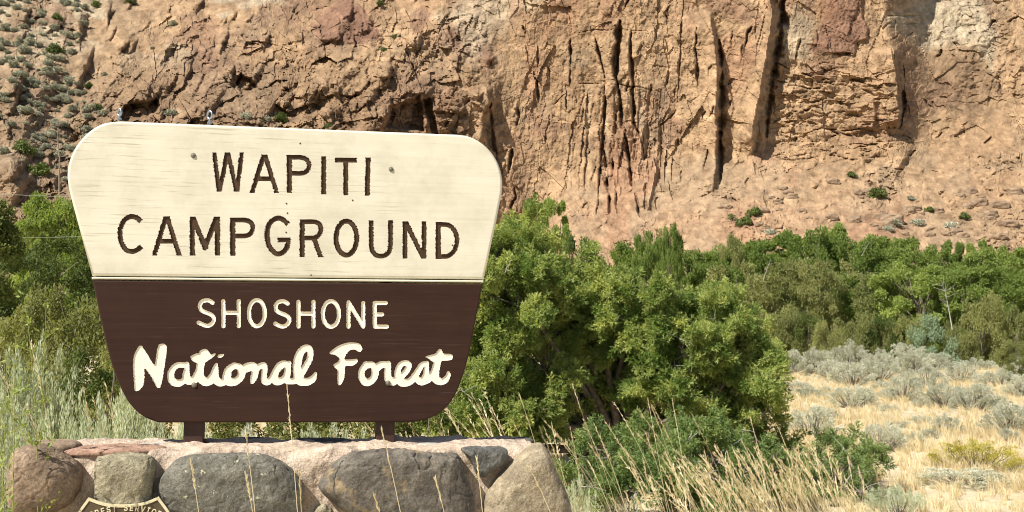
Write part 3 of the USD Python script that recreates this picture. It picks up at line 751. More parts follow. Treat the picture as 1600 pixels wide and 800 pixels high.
def juniper(name, label, lobes, mat, seed, dens, trunk, bark=JUNIPER_BARK, size=1.0, catg='tree', stem=.075):
    """lobes: (px, py, depth, radius m, flatten). Trunk and limbs reach every lobe; the crown is made of sprigs on the lobes."""
    rg = np.random.default_rng(seed)
    base = np.array(trunk, float)
    t = thing(name, label, catg, base)

    C = np.array([at(a, b, c) for a, b, c, *_ in lobes]) - base
    Rr = np.array([l[3] for l in lobes])
    tr = []
    for c, r in zip(C, Rr):
        fork = np.array([c[0] * .25 + rg.normal() * .08, c[1] * .25 + rg.normal() * .08, .25 + .25 * max(c[2], .3)])
        p = np.vstack([branch_path((rg.normal() * .06, rg.normal() * .06, -.05), fork, 5, .02, rg), branch_path(fork, c, 6, .05, rg)[1:]])
        tr.append(tube(p, np.linspace(stem, .2 * stem, len(p)), 7))
        for _ in range(9):
            e = c + unit(rg.normal(size=3)) * r * rg.uniform(.6, 1.0)
            tr.append(tube(branch_path(p[-2] * .5 + c * .5, e, 4, .03, rg), np.linspace(.014, .004, 4), 4))
    obj('trunk', cat(tr), bark, t, True)
    tw = []
    for c, r in zip(C, Rr):
        for _ in range(3):
            e0 = c + unit(rg.normal(size=3)) * r * rg.uniform(.7, 1.05); e1_ = e0 + unit(rg.normal(size=3) + [0, -.6, -.2]) * rg.uniform(.12, .32)
            tw.append(tube(branch_path(e0, e1_, 5, .02, rg), np.linspace(.006, .002, 5), 4))
            for _ in range(2): tw.append(tube(branch_path((e0 + e1_) / 2, (e0 + e1_) / 2 + unit(rg.normal(size=3)) * .14, 4, .012, rg), np.linspace(.004, .0015, 4), 3))
    tag(obj('dead_twigs', cat(tw), TWIG_DRY, t), kind='stuff')
    Ps, Ds = [], []
    for c, r in zip(C, Rr):
        k = int(dens * r * r)
        d = unit(rg.normal(size=(k, 3)) + [0, 0, .15])
        # each lobe is itself a set of tufts with gaps between
        nt = int(60 * r * r + 8)
        td = unit(rg.normal(size=(nt, 3)) + [0, 0, .2]); tl = r * rg.uniform(.45, 1.28, nt)
        ti = rg.integers(0, nt, k)
        q = td[ti] * tl[ti][:, None] + unit(rg.normal(size=(k, 3))) * r * .21 * rg.uniform(0, 1, (k, 1)) ** .5
        inner = rg.uniform(size=k) < .22
        q[inner] *= rg.uniform(.45, .85, (inner.sum(), 1))
        Ps.append(c + q); Ds.append(unit(td[ti] + .9 * unit(rg.normal(size=(k, 3))) + [0, 0, .25]))
    P, D = np.vstack(Ps), np.vstack(Ds)
    keep = P[:, 2] + base[2] > .02
    P, D = P[keep], D[keep]
    crown = str(t.GetPath()) + '/crown'
    UsdGeom.Xform.Define(stage, crown)
    stage.RemovePrim(crown)
    UsdGeom.PointInstancer.Define(stage, crown)
    protos = [usdkit.mesh(stage, f'{crown}/sprig_{k}', sprig_mesh(seed + k), mat).GetPrim() for k in range(3)]
    s = size * rg.uniform(.75, 1.25, len(P))
    tag(instancer(crown, protos, P, rg.integers(0, 3, len(P)), quat_to(D, rg.uniform(0, 6.28, len(P))), np.stack([s] * 3, 1)), kind='stuff')
    return t


def tag_xy(px, depth):
    p = at(px, 500, depth)
    return p[0], p[1], float(gz(p[0], p[1]))


juniper('juniper', 'large bushy yellow green juniper with dark hollows right of the sign', [(a - 32 * (a > 1095) - 12 * (a > 980), b + (26 if a > 900 else 12) * (b < 525), c, r) for a, b, c, r in [
    (770, 400, 11.0, .42), (810, 385, 11.3, .40), (850, 420, 11.2, .40), (800, 450, 10.7, .42), (760, 470, 11.0, .40), (880, 452, 11.4, .38), (930, 458, 11.3, .38), (985, 478, 11.2, .38), (1035, 482, 11.0, .40),
    (1085, 500, 11.1, .36), (1140, 486, 11.3, .36), (1180, 478, 11.5, .30), (1165, 530, 10.9, .42), (1205, 520, 11.2, .30), (1215, 570, 11.0, .30), (1120, 560, 10.7, .42), (1180, 600, 10.8, .42), (1070, 545, 11.0, .34), (1010, 520, 11.5, .36), (940, 496, 11.9, .36),
    (872, 505, 11.7, .38), (775, 536, 10.8, .40), (740, 540, 11.1, .40), (840, 570, 11.0, .42), (905, 598, 11.6, .34), (770, 600, 10.6, .42), (820, 640, 10.8, .38), (730, 640, 10.8, .40), (1060, 610, 11.0, .36), (1110, 640, 10.8, .38),
    (1200, 650, 11.0, .36), (1150, 670, 11.2, .34), (700, 600, 11.3, .40), (690, 500, 11.6, .4), (640, 560, 11.8, .4), (1000, 640, 11.6, .3), (1235, 690, 11.2, .26), (700, 430, 11.8, .4), (880, 650, 11.9, .40), (940, 690, 12.0, .36), (1010, 590, 12.0, .40), (1060, 690, 11.8, .40), (790, 690, 11.0, .40), (720, 700, 11.2, .36), (960, 540, 12.1, .42), (850, 480, 12.0, .44), (1100, 520, 11.9, .42), (1130, 600, 11.8, .42), (1180, 700, 11.7, .36)]],
    L_JUN, 300, 2100, tag_xy(960, 11.6))
juniper('low_juniper', 'low green juniper growing in front of the large one, behind the straw grass', [
    (960, 730, 8.6, .24), (1010, 705, 8.9, .26), (1060, 700, 9.0, .26), (1110, 715, 9.0, .26), (1160, 700, 9.4, .24), (1040, 745, 8.4, .26), (1100, 760, 8.4, .26), (985, 775, 8.2, .24), (1060, 790, 8.1, .26), (1170, 745, 8.9, .24), (915, 770, 8.2, .2), (1220, 740, 9.2, .22), (920, 720, 8.8, .2)],
    L_JUNDEEP, 320, 1500, tag_xy(1060, 8.8), size=.8, catg='shrub', stem=.022)
juniper('low_juniper', 'dark green low juniper at the right end of the straw grass', [
    (1320, 715, 11.0, .24), (1350, 740, 10.4, .24), (1310, 750, 10.2, .24), (1285, 720, 10.8, .26), (1345, 770, 9.8, .2), (1265, 755, 10.0, .24)],
    L_JUNDEEP, 330, 1400, tag_xy(1315, 10.4), size=.8, catg='shrub', stem=.022)

# ------------------------------------------------------------------ sagebrush flat
def on_flat(px, py):
    """where the pixel's ray meets the flat ground."""
    r = pix_ray(px, py)
    k = -EYE / r[2]
    return np.array([r[0] * k, r[1] * k, float(gz(r[0] * k, r[1] * k))])


GS = 'grey sagebrush on the grassy flat'
sages = [(1235, 586, 50, 38), (1276, 584, 46, 40), (1325, 582, 62, 46), (1375, 584, 50, 36), (1418, 580, 66, 42), (1465, 576, 52, 30), (1528, 574, 56, 32), (1585, 590, 40, 26), (1332, 603, 62, 36), (1446, 607, 54, 36), (1412, 627, 52, 40), (1332, 637, 66, 34), (1480, 637, 60, 36), (1522, 642, 60, 40),
         (1262, 622, 56, 16), (1240, 612, 50, 16), (1270, 679, 70, 44), (1380, 703, 60, 44), (1480, 673, 38, 28), (1578, 675, 66, 48), (1596, 622, 44, 34), (1300, 592, 50, 30), (1500, 596, 60, 28), (1560, 604, 60, 26), (1355, 572, 60, 30), (1495, 572, 50, 28), (1640, 600, 70, 40), (1680, 660, 80, 50), (1555, 640, 40, 24),
         (1290, 655, 40, 20), (1440, 660, 30, 14), (1380, 612, 30, 16)]
_rs2 = np.random.default_rng(91)
sages += [(float(_rs2.uniform(1235, 1720)), float(_rs2.uniform(573, 597)), float(_rs2.uniform(44, 70)), float(_rs2.uniform(26, 42))) for _ in range(5)]
sages += [(float(_rs2.uniform(1240, 1600)), float(_rs2.uniform(600, 690)), float(_rs2.uniform(22, 40)), float(_rs2.uniform(10, 20))) for _ in range(14)]
sages.sort()
rows = [[q for q in sages if lo <= q[1] < hi] for lo, hi in ((0, 597), (597, 650), (650, 900))]
for i, (px, py, w, h) in enumerate(sages):
    rw = 0 if py < 597 else 1 if py < 650 else 2; rk = rows[rw].index((px, py, w, h))
    q = on_flat(px, py); k = q[1] / FPX
    copy_of(K_SAGE[i % 3], 'sagebrush', f"silver grey sagebrush, {ORD[rk]} from the left in the {('far', 'middle', 'near')[rw]} part of the dry grass flat", 'shrub', q - [0, 0, .03], rs.uniform(0, 6), (w * k * .95, w * k * .95, h * k * 1.05), GS)
for px, py, w, h, k_, lab in [(1524, 731, 104, 44, K_RAB, 'yellow green rabbitbrush on the dry grass at the right'), (1500, 752, 120, 24, K_SAGE[1], 'low grey sage sprawl below the yellow rabbitbrush'), (1400, 806, 70, 52, K_SAGEG[0], 'pale green sage at the bottom edge beside the straw grass'),
                              (968, 836, 64, 84, K_SAGE[2], 'pale sage bush at the bottom edge right of the stone wall'), (1590, 738, 60, 24, K_RAB, 'small faint yellow bush right of the yellow rabbitbrush')]:
    q = on_flat(px, py); k = q[1] / FPX
    copy_of(k_, 'rabbitbrush' if k_ is K_RAB else 'sagebrush', lab, 'shrub', q - [0, 0, .03], rs.uniform(0, 6), (w * k, w * k, h * k))
place_tree(K_DK[0], 'dark_bush', 'dark bush low beside the lower left corner of the board', 'shrub', 165, 545, 9.5, 170)
place_tree(K_BUSH, 'olive_bush', 'olive bush behind the right post of the sign', 'shrub', 560, 610, 8.6, 230)
place_tree(K_DK[0], 'dark_bush', 'dark bush in the gap right of the right post', 'shrub', 660, 620, 8.8, 130)
for i in range(11):
    place_tree((K_CW[i % 3], K_OL[i % 2])[i % 2], 'thicket_tree', 'leafy tree of the thicket standing behind the sign board', 'tree', 190 + 56 * i, 392 + 9 * (i % 3), 70 + 5 * (i % 4), 120, 'trees behind the sign board')
# tall sage close behind the wall, at left and between the posts
for i, (px, top, d, w, lab) in enumerate([(205, 560, 6.6, 150, 'tall pale green sage plumes behind the wall at the left corner of the sign'), (40, 505, 7.6, 150, 'tall grey green sage at the far left behind the weeds'), (110, 600, 6.2, 150, 'green leafy sage behind the reddish left end of the wall'),
                                          (270, 615, 6.4, 130, 'pale sage behind the left post'), (400, 640, 6.8, 150, 'olive sage seen under the board right of the left post'), (520, 645, 6.6, 150, 'pale upright sage seen under the board left of the right post'), (-40, 560, 6.4, 160, 'sage leaning in from the left edge of the view'), (10, 610, 5.6, 110, 'grey green sage in front of the left edge'),
                                          (905, 735, 6.8, 60, 'small green sage right of the stone wall end'), (150, 640, 5.4, 90, 'short sage right behind the left stones of the wall')]):
    p = at(px, top, d); w_ = w * d / FPX
    z0 = float(gz(p[0], p[1]))
    copy_of(K_SAGEG[i % 2] if i != 4 else K_SAGE[1], 'tall_sage', lab, 'shrub', (p[0], p[1], z0), rs.uniform(0, 6), (w_ * .85, w_ * .85, (p[2] - z0) * .88))

# ------------------------------------------------------------------ dry grass
def tuft(seed, nb, h, spread, w):
    rg = np.random.default_rng(seed)
    parts = []
    for k in range(nb):
        a = rg.uniform(0, 6.28); L = h * rg.uniform(.5, 1.1); out = rg.uniform(.1, .75)
        b = np.array([math.cos(a), math.sin(a), 0]) * spread * rg.uniform(0, 1)
        d = np.array([math.cos(a), math.sin(a), 0])
        s = np.array([-d[1], d[0], 0])
        c = [b, b + [0, 0, L * .5] + d * L * .15 * out, b + [0, 0, L * (1 - .2 * out)] + d * L * .55 * out]
        v = np.array([c[0] - s * w, c[0] + s * w, c[1] - s * w * .8, c[1] + s * w * .8, c[2]])
        parts.append((v, np.array([[0, 1, 3], [0, 3, 2], [2, 3, 4]])))
    return cat(parts)


UsdGeom.PointInstancer.Define(stage, '/World/dry_grass')
gp = [usdkit.mesh(stage, f'/World/dry_grass/tuft_{k}', tuft(400 + k, 26, .26, .10, .0035 + .001 * k), DRY_BLADE).GetPrim() for k in range(4)]
rg = np.random.default_rng(12)
gx, gy = [], []
for d0, d1, dens in [(4.6, 12, 46), (12, 20, 34), (20, 32, 16), (32, 50, 8)]:
    nn = int((d1 * d1 - d0 * d0) * .5 * 1.35 * dens)
    dd = np.sqrt(rg.uniform(d0 * d0, d1 * d1, nn)); sx = rg.uniform(-.62, .72, nn)
    gx.append(dd * sx); gy.append(dd)
gx, gy = np.concatenate(gx), np.concatenate(gy)
patch = meshkit.fbm(np.stack([gx * .5, gy * .35, gx * 0], -1), 3, 44)
right_flat = gx / gy > .2
ok = (rg.uniform(size=len(gx)) < np.clip((patch - .2) * 3, .45, 1)) & (right_flat | (gy > 4.9) & (rg.uniform(size=len(gx)) < .35)) & ~((gx > -2.3) & (gx < .3) & (gy < 5.1))
gx, gy = gx[ok], gy[ok]
gs = rg.uniform(.4, .95, len(gx)) * np.clip(.8 + gy * .012, .8, 1.3)
lean = unit(np.stack([rg.normal(size=len(gx)) * .25 - .15, rg.normal(size=len(gx)) * .25, np.ones(len(gx))], 1))
instp = instancer('/World/dry_grass', gp, np.stack([gx, gy, gz(gx, gy) - .01], 1), rg.integers(0, 4, len(gx)), quat_to(lean, rg.uniform(0, 6.28, len(gx))), np.stack([gs] * 3, 1))
tag(instp, 'short dry straw coloured grass over the flat', 'grass', None, 'stuff')


def stalk(L, lean, rg, head=.16, r=.0016, heavy=1.0):
    """one seed grass stalk from the origin: culm and a narrow spike of bristles."""
    n = 9
    t = np.linspace(0, 1, n)
    p = np.stack([lean[0] * t ** 1.8 * L, lean[1] * t ** 1.8 * L, L * (t - .12 * (lean[0] ** 2 + lean[1] ** 2) * t ** 2)], 1)
    culm = tube(p, np.linspace(r, r * .55, n), 4, False)
    k = int(46 * heavy)
    s = 1 - head * rg.uniform(0, 1, k) ** .9
    i = np.clip(s * (n - 1), 0, n - 1.001); a = i.astype(int); f = (i - a)[:, None]
    base = p[a] * (1 - f) + p[a + 1] * f
    ax = unit(p[a + 1] - p[a])
    v = rhombs(base, ax + rg.normal(size=(k, 3)) * .22, .026 * rg.uniform(.7, 1.5, k), .0042 * rg.uniform(.8, 1.3, k), rg, .1)
    return culm, v


def clump(name, label, px, depth, spread, count, hmin, hmax, lean, seed, mat=STRAW, z=None, blades=True):
    rg = np.random.default_rng(seed)
    p = at(px, 600, depth)
    z0 = float(gz(p[0], p[1])) if z is None else z
    t = thing(name, label, 'grass', (p[0], p[1], z0))
    cu, hd, bl = [], [], []
    for k in range(count):
        o = np.array([rg.normal() * spread, rg.normal() * spread * .8, 0])
        ln = np.array(lean) + rg.normal(size=2) * .13
        L = rg.uniform(hmin, hmax)
        c, h = stalk(L, ln, rg, rg.uniform(.14, .24), .0015 * rg.uniform(.8, 1.2))
        cu.append((c[0] + o, c[1])); hd.append((h[0] + o, h[1]))
        for _ in range(3 if blades else 0):
            o2 = o + rg.normal(size=3) * [.05, .05, 0]
            Lb = L * rg.uniform(.35, .8); l2 = np.array(lean) * 1.1 + rg.normal(size=2) * .25
            tt = np.linspace(0, 1, 6)[:, None]
            q = o2 + np.hstack([l2[0] * tt ** 2 * Lb, l2[1] * tt ** 2 * Lb, Lb * (tt - .2 * tt ** 2)])
            w = .0028 * (1 - tt ** 2) + .0004; sd = unit(np.array([rg.normal(), rg.normal(), 0]))
            v = np.stack([q - sd * w, q + sd * w], 1).reshape(-1, 3)
            kk = np.arange(5)[:, None] * 2
            bl.append((v, np.vstack([kk + [0, 1, 3], kk + [0, 3, 2]])))
    obj('stalks', cat(cu), mat, t)
    obj('seed_heads', cat(hd), mat, t)
    if bl: obj('blades', cat(bl), mat, t)


GC = 'straw grass clumps below the juniper'
for i, (px, d, c, h0, h1) in enumerate([(1030, 6.6, 6, .5, .85), (1080, 6.4, 10, .6, .9), (1125, 6.6, 17, .6, .95), (1160, 6.2, 30, .6, .9), (1200, 6.5, 34, .65, .95), (1240, 6.3, 36, .6, .95), (1285, 6.6, 32, .6, .95), (1320, 6.9, 24, .6, .9), (1140, 5.6, 14, .4, .7), (1215, 5.7, 26, .45, .7), (1275, 5.8, 22, .45, .7), (1350, 7.2, 6, .5, .85)]):
    clump('straw_grass', 'tall straw coloured seed grass leaning left below the juniper', px, d, .10, c, h0, h1, (-.30, .02), 500 + i)
    stage.GetPrimAtPath('/World/' + ('straw_grass' if i == 0 else f'straw_grass_{i:03d}')).SetCustomDataByKey('group', GC)
for px, d, c, h0, h1, lab in [(770, 5.4, 12, .95, 1.28, 'loose straw grass behind the wall, right of the right post'), (835, 5.2, 16, 1.0, 1.42, 'denser golden grass behind the right end of the wall'), (890, 5.4, 12, .85, 1.30, 'thin straw grass just past the right end of the wall'), (700, 5.6, 9, .95, 1.22, 'few straw stalks behind the wall beside the right post'),
                              (1000, 6.2, 8, .9, 1.2, 'few tall stalks left of the straw clumps'), (1090, 6.8, 8, 1.0, 1.22, 'few tall stalks rising over the straw clumps'), (90, 4.9, 8, 1.2, 1.7, 'long pale grass leaning left behind the left stones'), (20, 4.6, 7, 1.2, 1.65, 'long pale grass at the left edge'), (165, 5.2, 6, 1.2, 1.5, 'long pale grass left of the left post')]:
    clump('seed_grass', lab, px, d, .14, c, h0, h1, (-.34, .02), int(600 + px + d * 10))


def single(name, label, tip, base, depth, seed, mat=STRAW, heavy=1.0):
    """one stalk seen from its tip to where it leaves the frame, rooted in the ground below."""
    rg = np.random.default_rng(seed)
    a, b = at(tip[0], tip[1], depth), at(base[0], base[1], depth)
    g = b + (b - a) * (b[2] / max(a[2] - b[2], .05)) * .6
    g = np.array([g[0], depth, float(gz(g[0], depth))])
    t = thing(name, label, 'grass', g)
    tt = np.linspace(0, 1, 12)[:, None]
    P0, P1, P2 = np.zeros(3), (b - g) * 1.0, a - g
    p = P0 * (1 - tt) ** 2 + 2 * tt * (1 - tt) * (P1 * 1.0) + P2 * tt ** 2
    obj('stem', tube(p, np.linspace(.0021, .0011, 12), 5), mat, t, True)
    k = int(60 * heavy); s = rg.uniform(.80, .995, k) * 11; i = np.minimum(s.astype(int), 10); f = (s - i)[:, None]
    base_ = p[i] * (1 - f) + p[i + 1] * f
    obj('seed_head', rhombs(base_, unit(p[i + 1] - p[i]) + rg.normal(size=(k, 3)) * .13, .020 * rg.uniform(.7, 1.4, k), .0036, rg, .1), mat, t)


for i, (tip, bs, d, lab) in enumerate([
        ((448, 600), (468, 800), 3.75, 'tall seed stalk crossing the lower edge of the board right of the middle'), ((384, 678), (402, 800), 3.5, 'stalk in front of the big grey stone, tallest of three'), ((298, 722), (314, 800), 3.5, 'stalk before the left part of the big grey stone'), ((384, 742), (398, 800), 3.45, 'short stalk before the middle of the big grey stone'),
        ((596, 672), (632, 800), 3.5, 'slanting stalk before the big brown grey stone'), ((680, 748), (698, 800), 3.5, 'short stalk before the right part of the brown grey stone'), ((586, 778), (596, 800), 3.4, 'stub of a stalk before the left part of the brown grey stone'), ((745, 718), (756, 800), 3.55, 'stalk before the small dark wedge stone'), ((828, 732), (868, 800), 3.5, 'bent stalk before the right end stone'),
        ((468, 742), (472, 800), 3.45, 'upright stalk between the two big stones'), ((895, 602), (962, 800), 5.0, 'tall pale seed stalk right of the wall against the dark juniper'), ((812, 618), (856, 740), 5.2, 'tall stalk left of the dark hollow of the juniper'), ((1012, 622), (1046, 800), 6.0, 'tall seed stalk before the juniper, left of a pair'), ((1050, 622), (1082, 800), 6.1, 'tall seed stalk before the juniper, right of a pair'),
        ((1172, 652), (1212, 800), 6.0, 'tall seed stalk standing over the straw clumps'), ((1255, 662), (1300, 800), 5.8, 'tall thick seed stalk at the right of the straw clumps'), ((1325, 716), (1342, 800), 5.6, 'single stalk at the right end of the straw clumps'), ((1216, 668), (1270, 800), 6.2, 'slanting stalk over the middle of the straw clumps'),
        ((920, 722), (962, 800), 4.6, 'bent stalk right of the wall end'), ((1470, 700), (1490, 800), 6.0, 'faint stalk before the yellow rabbitbrush')]):
    single('grass_stalk', lab, tip, bs, d, 700 + i)

# weeds at the left edge: green stems with small pods
def weed(label, tip, base, depth, seed):
    rg = np.random.default_rng(seed)
    a, b = at(*tip, depth), at(*base, depth)
    g = np.array([b[0] * 1.02, depth, float(gz(b[0], depth))])
    t = thing('tall_weed', label, 'weed', g)
    tt = np.linspace(0, 1, 14)[:, None]
    p = 2 * tt * (1 - tt) * (b - g) + (a - g) * tt ** 2
    st = [tube(p, np.linspace(.003, .001, 14), 5)]
    P, D = [], []
    for k in range(11):
        s = rg.uniform(.35, .97); q = p[int(s * 13)]
        d = unit(np.array([rg.normal() * .7, rg.normal() * .5, rg.uniform(.5, 1.2)])); L = rg.uniform(.05, .16) * (1.25 - s)* 1.6
        e = q + d * L
        st.append(tube(np.linspace(q, e, 4), np.linspace(.0014, .0006, 4), 3))
        m = 8
        w = rg.uniform(.1, 1, (m, 1)); P.append(q + d * L * w + rg.normal(size=(m, 3)) * .006); D.append(np.tile(d, (m, 1)) + rg.normal(size=(m, 3)) * .6)
    m = 26
    i = rg.integers(6, 14, m); P.append(p[i] + rg.normal(size=(m, 3)) * .008); D.append(rg.normal(size=(m, 3)) + [0, 0, .6])
    obj('stem', cat(st), GREEN_STEM, t)
    P, D = np.vstack(P), np.vstack(D)
    obj('foliage', rhombs(P, D, .020 * rg.uniform(.6, 1.4, len(P)), .009, rg, .1), L_WEED, t)


for i, (tip, bs, d, lab) in enumerate([((38, 466), (78, 720), 3.6, 'tall yellow green weed reaching highest at the left edge'), ((10, 560), (8, 800), 3.5, 'weed right at the left edge before the brown stone'), ((72, 480), (62, 800), 3.7, 'thin weed crossing the left brown stone'), ((20, 540), (30, 760), 3.4, 'weed with pods left of the brown stone'),
                                       ((2, 640), (-10, 800), 3.2, 'weed cut by the left edge of the view')]):
    weed(lab, tip, bs, d, 800 + i)

# ------------------------------------------------------------------ sign plane
YAW = 0.2116
e1 = np.array([math.cos(YAW) * math.cos(.0033), math.sin(YAW) * math.cos(.0033), math.sin(.0033)])
e2 = np.array([-math.cos(YAW) * math.sin(.0033), -math.sin(YAW) * math.sin(.0033), math.cos(.0033)])
en = np.array([math.sin(YAW), -math.cos(YAW), 0])            # towards the viewer
SC = np.array([-0.9269, 4.1, EYE])


def onto(px, py, d=0.0):
    """pixel to board coordinates (along, up) on the plane d metres in front of the board's face."""
    r = pix_ray(px, py); o = np.array([0, 0, EYE]); c = SC + en * d
    k = ((c - o) @ en) / (r @ en)
    q = o + r * np.asarray(k)[..., None] - c
    return np.stack([q @ e1, q @ e2], -1)


def board(P):
    P = np.asarray(P, float)
    return SC + P[:, :1] * e1 + P[:, 1:2] * e2 + P[:, 2:3] * en


def catmull(pts, n=8, closed=False):
    p = np.asarray(pts, float)
    q = np.vstack([p[-1], p, p[0], p[1]]) if closed else np.vstack([2 * p[0] - p[1], p, 2 * p[-1] - p[-2]])
    out = []
    for k in range(1, len(q) - 2):
        for t in np.linspace(0, 1, n, endpoint=False):
            a, b, c, d = q[k - 1], q[k], q[k + 1], q[k + 2]
            out.append(.5 * (2 * b + (c - a) * t + (2 * a - 5 * b + 4 * c - d) * t * t + (-a + 3 * b - 3 * c + d) * t ** 3))
    if not closed: out.append(p[-1])
    return np.array(out)


def loft(poly, layers):
    """closed slab from a convex outline (counterclockwise): layers of (inset, d)."""
    p = np.asarray(poly, float); n = len(p)
    a = unit(p - np.roll(p, 1, 0)); b = unit(np.roll(p, -1, 0) - p)
    na, nb = np.stack([a[:, 1], -a[:, 0]], 1), np.stack([b[:, 1], -b[:, 0]], 1)
    mit = (na + nb) / (1 + (na * nb).sum(1, keepdims=True))
    V = np.vstack([np.hstack([p - mit * i, np.full((n, 1), d)]) for i, d in layers])
    F = []
    k = np.arange(n); k2 = (k + 1) % n
    for l in range(len(layers) - 1):
        F += [np.stack([l * n + k, l * n + k2, (l + 1) * n + k2], 1), np.stack([l * n + k, (l + 1) * n + k2, (l + 1) * n + k], 1)]
    c0, c1 = len(V), len(V) + 1; e = (len(layers) - 1) * n
    V = np.vstack([V, [*p.mean(0), layers[0][1]], [*p.mean(0), layers[-1][1]]])
    F += [np.stack([np.full(n, c0), k2, k], 1), np.stack([np.full(n, c1), e + k, e + k2], 1)]
    return V, np.vstack(F)


def solid(vf):
    return m3.Manifold(m3.Mesh(np.asarray(vf[0], np.float32), np.asarray(vf[1], np.uint32)))


def rings(g):
    gs = getattr(g, 'geoms', [g])
    return [np.array(r.coords)[:-1] for q in gs for r in [q.exterior, *q.interiors]]


def extrude(g, d0, d1):
    cs = m3.CrossSection(rings(g), m3.FillRule.EvenOdd)
    return m3.Manifold.extrude(cs, d1 - d0).translate([0, 0, d0])


def arr(man):
    m = man.to_mesh()
    return np.array(m.vert_properties[:, :3], float), np.array(m.tri_verts)


T = .075
R_EDGE = [(0.0, -T + .004), (0.0, -.016), (.0012, -.010), (.004, -.005), (.0085, -.0015), (.013, 0)]
BACK = [(.004, -T)]
LAY = BACK + R_EDGE
up_l = [(143.0, 431), (138, 407), (131, 380), (120, 345), (111, 312), (106, 290), (104.5, 270), (109, 247), (121, 224), (140, 204), (162, 192), (187, 188.6)]
up_r = [(715, 209.6), (733, 212.5), (752, 222), (768, 237), (779, 255), (785, 277), (785, 299), (780, 325), (772, 365), (763, 403), (756.5, 436.5)]
up_px = np.vstack([catmull(up_l, 5), catmull(up_r, 5)])
lo_l = [(143.7, 437.5), (150, 468), (158, 505), (166, 540), (175, 572), (187, 604), (203, 632), (224, 651), (247, 660.5)]
lo_r = [(640, 659.8), (668, 655), (692, 642), (710, 620), (722, 592), (731, 562), (740, 520), (748, 478), (754.5, 443)]
lo_px = np.vstack([catmull(lo_l, 5), catmull(lo_r, 5)])


def ccw(p):
    return p if Polygon(p).exterior.is_ccw else p[::-1]


up_pg, lo_pg = ccw(onto(up_px[:, 0], up_px[:, 1])), ccw(onto(lo_px[:, 0], lo_px[:, 1]))
up_pg = ccw(np.array(Polygon(up_pg).convex_hull.exterior.coords)[:-1]); lo_pg = ccw(np.array(Polygon(lo_pg).convex_hull.exterior.coords)[:-1])

# letters: strokes read from the photograph, widths in the same enlarged units
def to_board(g, ox, oy, s):
    def f(x, y):
        x, y = np.asarray(x, float), np.asarray(y, float)
        q = onto(ox + x / s, oy + y / s)
        return q[..., 0], q[..., 1]
    from shapely.ops import transform
    return transform(f, g).buffer(0)


def strokes(lines, w, clip=None, cap='square', join='mitre'):
    g = unary_union([LineString(l).buffer(w / 2, cap_style=cap, join_style=join, mitre_limit=3) for l in lines])
    if clip:
        b = g.bounds
        g = g.intersection(box(b[0] - 9, clip[0], b[2] + 9, clip[1]))
    return g


def sm(pts, closed=False):
    return catmull(pts, 7, closed)


def ell(cx, cy, rx, ry, w):
    a = np.linspace(0, 2 * np.pi, 60)
    return LineString(np.stack([cx + rx * np.cos(a), cy + ry * np.sin(a)], 1)).buffer(w / 2)


def blob(chain):
    c = np.asarray(chain, float)
    c = catmull(c, 5)
    g = []
    for a, b in zip(c[:-1], c[1:]):
        g.append(unary_union([Point(a[:2]).buffer(max(a[2], 8) / 2), Point(b[:2]).buffer(max(b[2], 8) / 2)]).convex_hull)
    return unary_union(g)


def poly(pts):
    return Polygon(catmull(pts, 5, True)).buffer(0)


